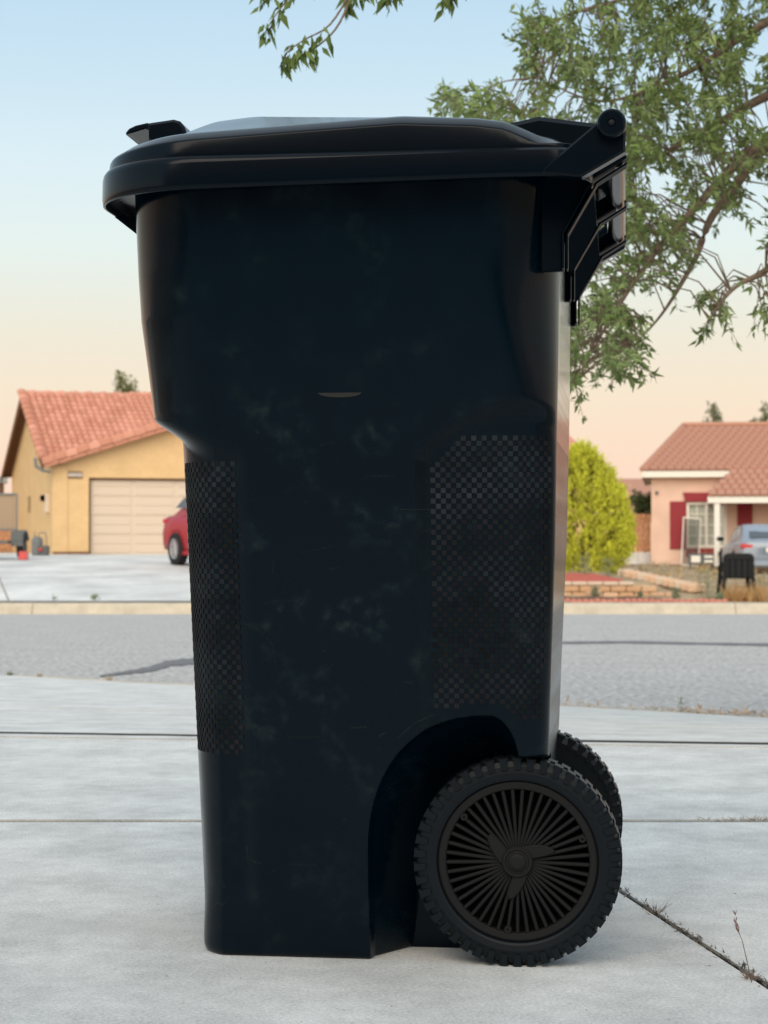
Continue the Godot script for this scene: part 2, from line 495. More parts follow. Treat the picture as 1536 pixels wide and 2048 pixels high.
func make_ground() -> void:
	var st := new_st()
	quad(st, Vector3(-900, -1.3, 900), Vector3(900, -1.3, 900), Vector3(900, -1.3, -900), Vector3(-900, -1.3, -900))
	struct("ground", st, M.dirt)
	# near yard, under and beside the driveway
	var rows := []
	for k in 25:
		var t := k / 24.0
		var row := PackedVector3Array()
		for i in 61:
			var x := -30.0 + i
			var z: float = lerp(-12.0, z_edge(x) - 0.02, t)
			var drop: float = -0.27 * clamp((z - 5.0) / (z_edge(x) - 5.0), 0.0, 1.0)
			var in_drive := 1.0 if x > -4.6 and x < 2.1 else 0.0
			row.append(Vector3(x, drop - 0.03 - 0.03 * in_drive, -z))
		rows.append(row)
	struct("dirt_yard", grid_mesh(rows, false), M.dirt)
	# driveway slabs with open joints
	var g := 0.0035
	var drive := struct("driveway", null, M.concrete) if false else Node3D.new()
	drive.name = "driveway"
	drive.set_meta("kind", "structure")
	add_child(drive)
	var bands := []   # each: function of x giving [near z, far z, near y, far y]
	bands.append(func(x: float) -> Array: return [-4.0, 3.63, 0.0, 0.0])
	bands.append(func(x: float) -> Array: return [3.63, z_j2(x), 0.0, 0.0])
	bands.append(func(x: float) -> Array: return [z_j2(x), lerp(z_j2(x), z_edge(x), 0.36), 0.0, -0.09])
	bands.append(func(x: float) -> Array: return [lerp(z_j2(x), z_edge(x), 0.36), z_edge(x) - 0.12, -0.09, -0.245])
	for b in bands.size():
		for side in 2:
			var s := new_st()
			var n := 24
			var cols := []
			for i in n + 1:
				var t := i / float(n)
				# the column's x at near and far ends
				var pr: Array
				var pts := []
				for e in 2:
					var x := 0.0
					for it in 4:
						pr = bands[b].call(x)
						var zz: float = pr[e]
						var xj := x_joint(zz)
						x = lerp(-4.5, xj - 0.005, t) if side == 0 else lerp(xj + 0.005, 2.0, t)
					pr = bands[b].call(x)
					var gg: float = [[g, 0.016], [0.016, 0.02], [0.02, 0.008], [0.008, 0.0]][b][e]
					var z2: float = pr[0] + gg if e == 0 else pr[1] - gg
					pts.append(Vector3(x, pr[2 + e], -z2))
				cols.append(pts)
			for i in n:
				var a: Vector3 = cols[i][0]; var c: Vector3 = cols[i][1]; var d: Vector3 = cols[i + 1][0]; var e2: Vector3 = cols[i + 1][1]
				var dn := Vector3(0, -0.1, 0)
				quad(s, a, d, e2, c)
				quad(s, a + dn, d + dn, d, a)
				quad(s, c, e2, e2 + dn, c + dn)
				if i == 0: quad(s, c + dn, a + dn, a, c)
				if i == n - 1: quad(s, d + dn, e2 + dn, e2, d)
			part(drive, "concrete_slab", s, M.concrete)
	# dark soil in the joints
	st = new_st()
	quad(st, Vector3(-4.4, -0.004, 4), Vector3(1.9, -0.004, 4), Vector3(1.9, -0.004, -4.6), Vector3(-4.4, -0.004, -4.6))
	quad(st, Vector3(-4.4, -0.004, -4.6), Vector3(1.9, -0.004, -4.6), Vector3(1.9, -0.006, -4.95), Vector3(-4.4, -0.006, -5.8))
	part(drive, "joint_soil", st, M.joint)
	# gutter lip along the road
	st = new_st()
	for i in 60:
		var x0 := -30.0 + i; var x1 := x0 + 1.0
		quad(st, Vector3(x0, -0.2465, -(z_edge(x0) - 0.116)), Vector3(x1, -0.2465, -(z_edge(x1) - 0.116)), Vector3(x1, -0.25, -(z_edge(x1) + 0.03)), Vector3(x0, -0.25, -(z_edge(x0) + 0.03)))
		quad(st, Vector3(x0, -0.25, -(z_edge(x0) + 0.03)), Vector3(x1, -0.25, -(z_edge(x1) + 0.03)), Vector3(x1, -0.30, -(z_edge(x1) + 0.031)), Vector3(x0, -0.30, -(z_edge(x0) + 0.031)))
	struct("gutter", st, M.kerb)
	# road
	rows = []
	for k in 13:
		var t := k / 12.0
		var row := PackedVector3Array()
		for i in 81:
			var x := -80.0 + 2.0 * i
			var z: float = lerp(z_edge(x), 33.0, t)
			row.append(Vector3(x, lerp(-0.262, -0.79, t), -z))
		rows.append(row)
	struct("road", grid_mesh(rows, false), M.asphalt)
	var road_y := func(x: float, z: float) -> float: return lerp(-0.262, -0.79, (z - z_edge(x)) / (33.0 - z_edge(x)))
	# crack sealer on the road
	for line in [[[[200, 1352, 3.0], [250, 1345, 6.0], [300, 1338, 10.0], [340, 1326, 12.0], [400, 1321, 14.0], [480, 1318, 14.0], [640, 1317, 10.0]], 1.0], [[[900, 1283, 3.0], [1130, 1285, 4.0], [1250, 1284, 5.0], [1400, 1287, 4.0], [1536, 1289, 6.0], [1800, 1292, 4.0]], 1.0]]:
		st = new_st()
		var prev := []
		var P: Array = line[0]
		var r2 := RandomNumberGenerator.new(); r2.seed = 5
		for i in P.size() - 1:
			for j in 8:
				var t := j / 8.0
				var px: float = lerp(float(P[i][0]), float(P[i + 1][0]), t)
				var py: float = lerp(float(P[i][1]), float(P[i + 1][1]), t)
				var hw: float = lerp(float(P[i][2]), float(P[i + 1][2]), t) * 0.5 * r2.randf_range(0.75, 1.25)
				var pair := []
				for s in [1.0, -1.0]:
					var z := 12.0
					for it in 12:
						var xx := (px - 768.0) / F * z
						z = (EYE - road_y.call(xx, z) - 0.004) * F / (py + s * hw - HOR)
					var x3 := (px - 768.0) / F * z
					pair.append(Vector3(x3, road_y.call(x3, z) + 0.005, -z))
				if prev.size(): quad(st, prev[0], pair[0], pair[1], prev[1])
				prev = pair
		struct("road_crack_sealer", st, M.tar)
	# far kerb, one length at a time
	var kerb := Node3D.new()
	kerb.name = "kerb"
	kerb.set_meta("kind", "structure")
	add_child(kerb)
	var kp := PackedVector2Array([Vector2(0.0, -0.95), Vector2(0.0, -0.80), Vector2(0.04, -0.66), Vector2(0.07, -0.615), Vector2(0.12, -0.60), Vector2(0.30, -0.595), Vector2(0.30, -0.95)])
	for i in 24:
		var x0 := -36.6 + i * 3.05
		var s := new_st()
		prism(s, kp, x0 + 0.006, x0 + 3.044, Transform3D(Basis(Vector3(0, 0, -1), Vector3.UP, Vector3(1, 0, 0)), Vector3(0, 0, -32.95)))
		part(kerb, "kerb_length", s, M.kerb)
	# far lots
	rows = []
	for k in 121:
		var z := 33.25 + 0.25 * k if k < 60 else 48.25 + (k - 60) * 0.9
		var row := PackedVector3Array()
		for i in 141:
			var x := -35.0 + i * 0.5
			row.append(Vector3(x, gy(x, z) - 0.012 + 0.02 * sin(x * 3.1 + z) * sstep(0.3, 1.5, x), -z))
		rows.append(row)
	struct("far_yard", grid_mesh(rows, false), M.dirt)
	# far driveway in slabs
	var fd := Node3D.new()
	fd.name = "far_driveway"
	fd.set_meta("kind", "structure")
	add_child(fd)
	var zs := [33.26, 38.5, 44.0, 49.5, 56.0]
	var xs := [-19.0, -12.5, -6.5, -0.7]
	for i in 4:
		for j in 3:
			var r3 := []
			for a in 7:
				var z: float = lerp(float(zs[i]) + 0.012, float(zs[i + 1]) - 0.012, a / 6.0)
				var row := PackedVector3Array()
				for b in 5:
					var sl := 0.16 * (z - 33.0)
					var x: float = lerp(float(xs[j]) - sl * (1.5 if j > 0 else 1.7) + 0.012, float(xs[j + 1]) - sl * (1.5 if j < 2 else 0.1) - 0.012, b / 4.0)
					row.append(Vector3(x, gy(-5.0, z) + 0.02, -z))
				r3.append(row)
			part(fd, "concrete_slab", grid_mesh(r3, false), M.far_concrete)

# the garage behind the viewer, which the glossy cart mirrors and which keeps the near concrete in its lee
func make_own_garage() -> void:
	var H := thing("own_garage", "stucco garage front facing the driveway and the trash cart", "garage", Vector3(-0.6, 0.0, 4.6))
	var st := new_st()
	box(st, Vector3(-5.0, 1.4, 0.15), Vector3(5.0, 2.8, 0.3)); box(st, Vector3(2.8, 1.4, 0.15), Vector3(0.6, 2.8, 0.3)); box(st, Vector3(0.0, 2.48, 0.15), Vector3(5.0, 0.64, 0.3))
	part(H, "wall", st, M.own_stucco)
	st = new_st()
	box(st, Vector3(0, 1.08, 0.2), Vector3(5.0, 2.16, 0.06)); part(H, "garage_door", st, M.own_door)
	st = new_st()
	prism(st, PackedVector2Array([Vector2(-8.0, 2.75), Vector2(3.5, 2.75), Vector2(3.5, 2.9), Vector2(-2.2, 4.4), Vector2(-8.0, 2.9)]), -0.4, 8.0)
	part(H, "roof", st, M.tile_right)

# ==================================================================== yellow house
func barrel_tile(w: float, l: float, h: float) -> ArrayMesh:    # lies in xz, long side z, camber up
	var st := new_st()
	var n := 5
	for i in n:
		var a0 := PI * i / n; var a1 := PI * (i + 1) / n
		var p := [Vector3(-cos(a0) * w * 0.5, sin(a0) * h, 0), Vector3(-cos(a1) * w * 0.5, sin(a1) * h, 0)]
		var e := Vector3(0, 0, l)
		var up := Vector3(0, h * 0.55, 0)
		quad(st, p[0] + e + up, p[1] + e + up, p[1], p[0])
		tri(st, Vector3(0, 0, l) + up * 0.3, p[1] + e + up, p[0] + e + up)
	return st.commit()

func make_yellow_house() -> void:
	var H := thing("yellow_house", "yellow stucco house with barrel tile roof and beige garage door", "house", Vector3(-9.08, 0.07, -52.0), deg_to_rad(18.0))
	var W := 16.0; var D := 9.0; var eh := 2.5; var rh := 4.76
	var sl := (rh - eh) / (D * 0.5 + 0.35)
	var wall_h := eh + sl * 0.3
	# walls: front with the garage opening
	var st := new_st()
	var gx0 := 1.0; var gx1 := 5.9; var gt := 2.12
	var ap := 3.45
	var gab := func(x: float) -> float: return 2.5 + 0.32 * (x + 0.3) if x < ap else 2.5 + 0.32 * (7.2 - x)
	for seg in [[0.0, gx0, 0.0], [gx0, ap, gt], [ap, gx1, gt], [gx1, 6.9, 0.0]]:
		var a: float = seg[0]; var b: float = seg[1]; var y0: float = seg[2]
		quad(st, Vector3(a, y0, 0), Vector3(b, y0, 0), Vector3(b, gab.call(b) - 0.1, 0), Vector3(a, gab.call(a) - 0.1, 0))
	quad(st, Vector3(6.9, 0, 0), Vector3(W, 0, 0), Vector3(W, wall_h, 0), Vector3(6.9, wall_h, 0))
	# reveals of the garage opening
	quad(st, Vector3(gx0, 0, 0), Vector3(gx0, gt, 0), Vector3(gx0, gt, -0.2), Vector3(gx0, 0, -0.2))
	quad(st, Vector3(gx1, gt, 0), Vector3(gx1, 0, 0), Vector3(gx1, 0, -0.2), Vector3(gx1, gt, -0.2))
	quad(st, Vector3(gx0, gt, 0), Vector3(gx1, gt, 0), Vector3(gx1, gt, -0.2), Vector3(gx0, gt, -0.2))
	# gable ends and back
	for e in [0.0, W]:
		var p := [Vector3(e, 0, 0), Vector3(e, wall_h, 0), Vector3(e, rh - 0.16, -D * 0.5), Vector3(e, wall_h, -D), Vector3(e, 0, -D)]
		if e == 0.0:
			tri(st, p[0], p[1], p[2]); tri(st, p[0], p[2], p[3]); tri(st, p[0], p[3], p[4])
		else:
			tri(st, p[2], p[1], p[0]); tri(st, p[3], p[2], p[0]); tri(st, p[4], p[3], p[0])
	quad(st, Vector3(W, 0, -D), Vector3(0, 0, -D), Vector3(0, wall_h, -D), Vector3(W, wall_h, -D))
	part(H, "wall", st, M.stucco_yellow)
	# corner return strip and base screed
	st = new_st()
	box(st, Vector3(0.21, 1.22, 0.012), Vector3(0.42, 2.44, 0.03), 0.006)
	part(H, "corner_band", st, M.stucco_yellow)
	st = new_st()
	box(st, Vector3(0.5, 0.05, 0.03), Vector3(0.98, 0.06, 0.02))
	part(H, "weep_screed", st, M.brown_trim)
	# roof deck
	var roof := Node3D.new(); roof.name = "roof"; H.add_child(roof)
	st = new_st()
	var th := 0.1
	var o := 0.3
	var zf := 0.35; var zb := -D - 0.35
	for s in [[zf, 1.0], [zb, -1.0]]:
		var za: float = s[0]
		var a := Vector3(-o, eh, za); var b := Vector3(W + o, eh, za); var c := Vector3(W + o, rh, -D * 0.5); var d := Vector3(-o, rh, -D * 0.5)
		var dn := Vector3(0, -th, 0)
		if s[1] > 0:
			var vc := Vector3(3.45, 3.7, -2.2); var ve := Vector3(7.2, 2.5, zf)
			tri(st, d, a, vc); tri(st, d, vc, c); tri(st, vc, ve, c); tri(st, ve, b, c)
			quad(st, ve + dn, b + dn, b, ve)
			quad(st, d + dn, a + dn, a, d)
		else:
			quad(st, b, a, d, c); quad(st, a + dn, d + dn, c + dn, b + dn); quad(st, a + dn, a, d, d + dn)
	# cross gable over the garage
	var A := Vector3(-o, 2.5, zf); var B := Vector3(ap, 3.7, zf); var C := Vector3(ap, 3.7, -2.2); var E2 := Vector3(7.2, 2.5, zf)
	tri(st, A, B, C); tri(st, B, E2, C)
	part(roof, "deck", st, M.tile[1])
	# fascia boards
	for s in [1.0, -1.0]:
		st = new_st()
		var za := zf if s > 0 else zb
		var p := [Vector3(-o - 0.012, eh - th, za), Vector3(-o - 0.012, rh - th, -D * 0.5), Vector3(-o - 0.012, rh - th - 0.22, -D * 0.5), Vector3(-o - 0.012, eh - th - 0.16, za)]
		var q := []
		for v in p: q.append(v + Vector3(0.04, 0, 0))
		if s > 0: p.reverse(); q.reverse()
		quad(st, p[0], p[1], p[2], p[3]); quad(st, q[3], q[2], q[1], q[0])
		for k in 4: quad(st, p[k], q[k], q[(k + 1) % 4], p[(k + 1) % 4])
		part(roof, "fascia_board", st, M.brown_trim)
	# soffit beams under the far rake
	st = new_st()
	quad(st, Vector3(-o + 0.03, rh - th - 0.012, -D * 0.5), Vector3(0, rh - th - 0.012, -D * 0.5), Vector3(0, eh - th - 0.012, zb), Vector3(-o + 0.03, eh - th - 0.012, zb))
	part(roof, "soffit", st, M.brown_trim)
	# tiles on the front slope
	var tw := 0.19; var tl := 0.325
	var tm := barrel_tile(tw * 0.98, tl + 0.03, 0.062)
	var along := Vector3(0, eh - rh, zf + D * 0.5).normalized()
	var up := along.cross(Vector3(1, 0, 0)).normalized()
	if up.y < 0: up = -up
	var bas := Basis(Vector3(1, 0, 0), up, along)
	var ncol := 17
	var nrow := 17
	var slope_len := Vector3(0, eh - rh, zf + D * 0.5).length()
	for c in ncol:
		for r in nrow:
			var s0: float = slope_len - (r + 1) * tl
			if s0 < -tl * 0.6: continue
			s0 = max(s0, 0.0)
			var x := -o + 0.12 + c * tw
			var p := Vector3(x, rh, -D * 0.5) + along * s0 + up * 0.004
			if gab.call(p.x) > p.y + 0.02 and p.x > -0.1: continue
			var t := part(roof, "roof_tile", tm, M.tile[rng.randi() % 4])
			t.transform = Transform3D(bas, p + up * rng.randf_range(0.0, 0.008))
	var mm := MultiMesh.new()
	mm.transform_format = MultiMesh.TRANSFORM_3D
	mm.mesh = tm
	var rest := []
	for c in range(ncol, 80):
		for r in nrow:
			var p := Vector3(-o + 0.12 + c * tw, rh, -D * 0.5) + along * (slope_len - (r + 1) * tl) + up * 0.004
			if p.x < W + o and not (p.x < 7.3 and gab.call(p.x) > p.y): rest.append(Transform3D(bas, p))
	mm.instance_count = rest.size()
	for k in rest.size(): mm.set_instance_transform(k, rest[k])
	var mi := MultiMeshInstance3D.new()
	mi.name = "roof_tiles"; mi.multimesh = mm; mi.material_override = M.tile[1]
	mi.set_meta("kind", "stuff")
	roof.add_child(mi)
	# ridge caps, rake caps on the gable end and along the garage gable
	var cap := barrel_tile(0.27, 0.42, 0.1)
	for k in 38:
		var t := part(roof, "ridge_tile", cap, M.tile[rng.randi() % 4])
		t.transform = Transform3D(Basis(Vector3(0, 0, -1), Vector3.UP, Vector3(1, 0, 0)), Vector3(-o + k * 0.42, rh - 0.055, -D * 0.5))
	for k in 13:
		var t := part(roof, "rake_tile", cap, M.tile[rng.randi() % 4])
		t.transform = Transform3D(bas, Vector3(-o + 0.02, rh, -D * 0.5) + along * (k * 0.4) + up * 0.03)
	var g_al := (B - A).normalized()
	var g_up := Vector3(-g_al.y, g_al.x, 0)
	for k in 12:
		st = new_st()
		var xf := Transform3D(Basis(g_al, g_up, Vector3(0, 0, 1)), A + g_al * (k * 0.33 + 0.16) + Vector3(0, 0, 0.02) + g_up * (-0.02 + 0.012 * (k % 2)))
		box(st, Vector3(0, 0.06, 0), Vector3(0.335, 0.2, 0.14), 0.03, xf)
		part(roof, "rake_tile", st, M.tile[rng.randi() % 4])
	for k in 10:
		st = new_st()
		var xf := Transform3D(Basis(g_al, g_up, Vector3(0, 0, 1)), A + g_al * (k * 0.4 + 0.2) + Vector3(0, 0, 0.0) + g_up * -0.1)
		box(st, Vector3(0, 0, 0), Vector3(0.395, 0.1, 0.1), 0.02, xf)
		part(roof, "barge_board", st, M.tile[0])
	# chimney pipe
	st = new_st()
	box(st, Vector3(4.4, rh + 0.28, -D * 0.5 - 0.4), Vector3(0.26, 0.8, 0.26), 0.02)
	box(st, Vector3(4.4, rh + 0.72, -D * 0.5 - 0.4), Vector3(0.36, 0.1, 0.36), 0.02)
	part(roof, "chimney", st, M.tile[2])
	# gutter end, grey
	st = new_st()
	tube(st, [Vector3(-0.52, 2.62, 0.4), Vector3(-0.5, 2.4, 0.42), Vector3(-0.3, 2.28, 0.42), Vector3(-0.12, 2.25, 0.4)], [0.05, 0.05, 0.05, 0.04], 6)
	part(roof, "gutter_end", st, M.galv)
	# garage door: four sections of raised panels
	var door := Node3D.new(); door.name = "garage_door"; H.add_child(door)
	st = new_st()
	box(st, Vector3((gx0 + gx1) * 0.5, gt * 0.5, -0.2), Vector3(gx1 - gx0, gt, 0.05))
	part(door, "door_leaf", st, M.door_beige)
	var pm := new_st()
	box(pm, Vector3.ZERO, Vector3(1.08, 0.2, 0.03), 0.012)
	var pmesh := pm.commit()
	for i in 4:
		st = new_st()
		box(st, Vector3((gx0 + gx1) * 0.5, 0.27 + i * 0.53, -0.168), Vector3(gx1 - gx0 - 0.02, 0.515, 0.012), 0.004)
		part(door, "door_section", st, M.door_beige)
		for c in 4:
			for rr in 2:
				var t := part(door, "door_panel", pmesh, M.door_beige)
				t.position = Vector3(gx0 + 0.66 + c * 1.2, 0.15 + i * 0.53 + rr * 0.24, -0.16)
	st = new_st()
	box(st, Vector3(gx0 + 0.035, gt * 0.5, -0.1), Vector3(0.05, gt, 0.05)); 
	part(H, "door_jamb", st, M.brown_trim)
	st = new_st()
	box(st, Vector3((gx0 + gx1) * 0.5, gt - 0.03, -0.1), Vector3(gx1 - gx0 - 0.12, 0.06, 0.05))
	part(H, "door_head", st, M.brown_trim)
	# house number
	var pl := Node3D.new(); pl.name = "number_plate"; H.add_child(pl)
	pl.position = Vector3(0.62, 2.19, 0.03)
	st = new_st(); box(st, Vector3.ZERO, Vector3(0.40, 0.185, 0.03), 0.01)
	part(pl, "plate", st, M.brown_trim)
	var tx := TextMesh.new()
	tx.text = "66026"; tx.font_size = 16; tx.pixel_size = 0.0088; tx.depth = 0.008
	var sf := SystemFont.new(); sf.font_names = PackedStringArray(["Droid Sans"]); sf.font_weight = 700
	tx.font = sf
	var dg := part(pl, "digits", tx, M.white_trim)
	dg.position = Vector3(0, 0, 0.021)
	# electricity meter on the side wall
	var me := Node3D.new(); me.name = "electricity_meter"; H.add_child(me)
	me.position = Vector3(-0.05, 1.42, -0.75)
	st = new_st(); box(st, Vector3(0, 0, 0), Vector3(0.12, 0.52, 0.34), 0.015)
	part(me, "meter_box", st, M.door_beige)
	st = new_st(); lathe(st, [[0.0, 0.12], [0.07, 0.11], [0.09, 0.06], [0.09, 0.0]], Transform3D(Basis(Vector3.UP, Vector3(0, 0, 1), Vector3(-1, 0, 0)), Vector3(-0.06, 0.14, 0)), 16)
	part(me, "meter_glass", st, M.galv)
	st = new_st(); box(st, Vector3(-0.02, 1.25, -4.7), Vector3(0.03, 0.02, 0.4))
	for k in 6: box(st, Vector3(-0.02, 1.32 + 0.07 * k, -4.7), Vector3(0.03, 0.02, 0.4))
	part(H, "wall_vent", st, M.brown_trim)

# ==================================================================== pink house
func make_pink_house() -> void:
	var z0 := 56.0
	var H := thing("pink_house", "pink stucco house with dark red shutters and a tiled hip roof", "house", Vector3(7.88, -0.26, -z0), deg_to_rad(-8.5))
	var st := new_st()
	var W := 12.0; var D := 9.0; var wh := 2.62
	# front wall with window opening x 1.02..2.19, y .5 .. 1.83
	var wx0 := 1.02; var wx1 := 2.19; var wy0 := 0.5; var wy1 := 1.84
	quad(st, Vector3(0, 0, 0), Vector3(wx0, 0, 0), Vector3(wx0, wh, 0), Vector3(0, wh, 0))
	quad(st, Vector3(wx1, 0, 0), Vector3(W, 0, 0), Vector3(W, wh, 0), Vector3(wx1, wh, 0))
	quad(st, Vector3(wx0, 0, 0), Vector3(wx1, 0, 0), Vector3(wx1, wy0, 0), Vector3(wx0, wy0, 0))
	quad(st, Vector3(wx0, wy1, 0), Vector3(wx1, wy1, 0), Vector3(wx1, wh, 0), Vector3(wx0, wh, 0))
	quad(st, Vector3(0, 0, -D), Vector3(0, 0, 0), Vector3(0, wh, 0), Vector3(0, wh, -D))
	quad(st, Vector3(W, 0, 0), Vector3(W, 0, -D), Vector3(W, wh, -D), Vector3(W, wh, 0))
	quad(st, Vector3(W, 0, -D), Vector3(0, 0, -D), Vector3(0, wh, -D), Vector3(W, wh, -D))
	quad(st, Vector3(wx0, wy0, -0.1), Vector3(wx1, wy0, -0.1), Vector3(wx1, wy0, 0), Vector3(wx0, wy0, 0))
	quad(st, Vector3(wx0, wy0, -0.1), Vector3(wx0, wy0, 0), Vector3(wx0, wy1, 0), Vector3(wx0, wy1, -0.1))
	quad(st, Vector3(wx1, wy0, 0), Vector3(wx1, wy0, -0.1), Vector3(wx1, wy1, -0.1), Vector3(wx1, wy1, 0))
	part(H, "wall", st, M.stucco_pink)
	# hip roof in courses of small tiles
	var roof := Node3D.new(); roof.name = "roof"; H.add_child(roof)
	var e0 := Vector3(-0.28, 2.76, 0.35); var e1 := Vector3(W + 0.3, 2.76, 0.35)
	var r0 := Vector3(0.98, 4.32, -4.3); var r1 := Vector3(W - 1.5, 4.32, -4.3)
	var b0 := Vector3(-0.28, 2.76, -D - 0.3); var b1 := Vector3(W + 0.3, 2.76, -D - 0.3)
	st = new_st()
	quad(st, e0, e1, r1, r0); tri(st, b0, e0, r0); tri(st, e1, b1, r1); quad(st, b1, b0, r0, r1)
	part(roof, "deck", st, M.tile_right)
	tile_plane(roof, e0, e1, r1, r0, M.tile_right, 0.24, 0.36)
	var hipst := new_st()
	tube(hipst, [e0 + Vector3(0, 0.04, 0), r0 + Vector3(0, 0.05, 0)], [0.075, 0.075], 6)
	part(roof, "hip_cap", hipst, M.tile_right)
	hipst = new_st()
	tube(hipst, [r0 + Vector3(0, 0.05, 0), r1 + Vector3(0, 0.05, 0)], [0.085, 0.085], 6)
	part(roof, "ridge_cap", hipst, M.tile_right)
	st = new_st()
	box(st, Vector3(W * 0.5, 2.655, 0.33), Vector3(W + 0.52, 0.19, 0.04), 0.005)
	part(roof, "fascia_board", st, M.white_trim)
	st = new_st()
	box(st, Vector3(-0.26, 2.655, -D * 0.5), Vector3(0.04, 0.19, D + 0.6), 0.005)
	part(roof, "fascia_board", st, M.white_trim)
	st = new_st()
	quad(st, Vector3(-0.25, 2.58, -D), Vector3(W, 2.58, -D), Vector3(W, 2.58, 0.32), Vector3(-0.25, 2.58, 0.32))
	part(roof, "soffit", st, M.white_trim)
	# porch
	var P := Node3D.new(); P.name = "porch"; H.add_child(P)
	var pe0 := Vector3(1.62, 1.97, 2.0); var pe1 := Vector3(9.0, 1.97, 2.0)
	var pr0 := Vector3(2.45, 2.78, 0.3); var pr1 := Vector3(9.0, 2.78, 0.3)
	st = new_st()
	quad(st, pe0, pe1, pr1, pr0)
	tri(st, Vector3(1.62, 1.97, 0.02), pe0, pr0)
	part(P, "porch_deck", st, M.tile_right)
	tile_plane(P, pe0, pe1, pr1, pr0, M.tile_right, 0.24, 0.36)
	st = new_st(); box(st, Vector3(5.3, 1.87, 1.97), Vector3(7.4, 0.19, 0.05), 0.005)
	part(P, "fascia_board", st, M.white_trim)
	st = new_st(); box(st, Vector3(1.65, 1.87, 0.99), Vector3(0.05, 0.19, 1.9), 0.005)
	part(P, "fascia_board", st, M.white_trim)
	st = new_st(); quad(st, Vector3(1.64, 1.80, 0.02), Vector3(9.0, 1.80, 0.02), Vector3(9.0, 1.80, 1.94), Vector3(1.64, 1.80, 1.94))
	part(P, "porch_ceiling", st, M.stucco_pink)
	for px in [1.86, 5.4, 8.8]:
		st = new_st(); box(st, Vector3(px, 0.88, 1.9), Vector3(0.16, 1.80, 0.12), 0.01)
		part(P, "porch_post", st, M.white_trim)
	# shutters, header, window
	for sx in [[0.54, 0.48], [2.47, 0.44]]:
		st = new_st(); box(st, Vector3(sx[0] + 0.24, 1.16, 0.025), Vector3(sx[1], 1.40, 0.045), 0.008)
		part(H, "shutter", st, M.shutter)
	st = new_st()
	prism(st, PackedVector2Array([Vector2(0.98, 1.85), Vector2(2.22, 1.85), Vector2(2.24, 1.98), Vector2(2.28, 2.12), Vector2(0.92, 2.12), Vector2(0.96, 1.98)]), 0.005, 0.10)
	part(H, "window_header", st, M.shutter)
	st = new_st(); box(st, Vector3(1.6, 0.36, 0.03), Vector3(1.2, 0.24, 0.05), 0.008)
	part(H, "panel_below_window", st, M.shutter)
	var wn := Node3D.new(); wn.name = "window"; H.add_child(wn)
	st = new_st()
	for y in [wy0 + 0.04, wy1 - 0.04]: box(st, Vector3((wx0 + wx1) * 0.5, y, -0.02), Vector3(wx1 - wx0, 0.08, 0.07), 0.006)
	for x in [wx0 + 0.04, (wx0 + wx1) * 0.5, wx1 - 0.04]: box(st, Vector3(x, (wy0 + wy1) * 0.5, -0.024), Vector3(0.08, wy1 - wy0 - 0.16, 0.06), 0.006)
	part(wn, "frame", st, M.white_trim)
	for k in 2:
		var cx := wx0 + 0.31 + k * 0.555
		st = new_st(); box(st, Vector3(cx, 1.17, -0.16), Vector3(0.5, 1.2, 0.02))
		part(wn, "curtain", st, M.curtain)
		st = new_st(); box(st, Vector3(cx, 1.17, -0.06), Vector3(0.475, 1.18, 0.01))
		var gm := mat(Color(0.75, 0.8, 0.78, 0.16), 0.05, 0.6); gm.transparency = BaseMaterial3D.TRANSPARENCY_ALPHA
		part(wn, "pane", st, gm)
		st = new_st()
		box(st, Vector3(cx, 1.17, -0.05), Vector3(0.025, 1.18, 0.012))
		for y in [0.85, 1.17, 1.49]: box(st, Vector3(cx, y, -0.048), Vector3(0.475, 0.025, 0.012))
		part(wn, "muntin", st, M.white_trim)
	st = new_st(); box(st, Vector3(3.9, 1.0, -0.02), Vector3(0.9, 1.9, 0.08), 0.01)
	part(H, "front_door", st, M.shutter)
	# eave lamp
	st = new_st(); lathe(st, [[0.0, 0.1], [0.05, 0.08], [0.05, 0.0]], Transform3D(Basis(), Vector3(0.16, 2.12, 0.0)), 10)
	part(H, "wall_lamp", st, M.grey_metal)

func tile_plane(parent: Node, a: Vector3, b: Vector3, c: Vector3, d: Vector3, m: Material, tw: float, tl: float) -> void:   # too small to pick apart: barrel tiles as copies
	var nu := (b - a).normalized()
	var up_dir := (d - a) - nu * (d - a).dot(nu)
	var ln := up_dir.length()
	var v := -up_dir.normalized()
	var n := v.cross(nu).normalized()
	if n.y < 0: n = -n
	var tm := barrel_tile(tw * 0.97, tl + 0.03, 0.06)
	var list := []
	var rows := int(ln / tl)
	for r in rows:
		var t := (r * tl) / ln
		var l0 := a.lerp(d, t); var l1 := b.lerp(c, t)
		var cnt := int(l0.distance_to(l1) / tw)
		for k in cnt:
			list.append(Transform3D(Basis(nu, n, v), l0 + nu * (tw * (k + 0.5)) - v * tl * 0.98 + n * 0.005))
	var mm := MultiMesh.new()
	mm.transform_format = MultiMesh.TRANSFORM_3D
	mm.mesh = tm
	mm.instance_count = list.size()
	for k in list.size(): mm.set_instance_transform(k, list[k])
	var mi := MultiMeshInstance3D.new()
	mi.name = "roof_tiles"; mi.multimesh = mm; mi.material_override = m
	mi.set_meta("kind", "stuff")
	parent.add_child(mi, true)

# ==================================================================== foliage
func leaf_quad(st: SurfaceTool, p: Vector3, dir: Vector3, side: Vector3, l: float, w: float, col: Color) -> void:
	# a folded lance-shaped leaf
	var n := dir.cross(side).normalized()
	var a := p; var e := p + dir * l - n * (l * 0.12)
	var m1 := p + dir * (l * 0.38) + side * (w * 0.5) + n * (w * 0.16)
	var m2 := p + dir * (l * 0.38) - side * (w * 0.5) + n * (w * 0.16)
	var m := p + dir * (l * 0.42)
	st.set_color(col)
	tri(st, a, m1, m); tri(st, m1, e, m); tri(st, a, m, m2); tri(st, m2, m, e)

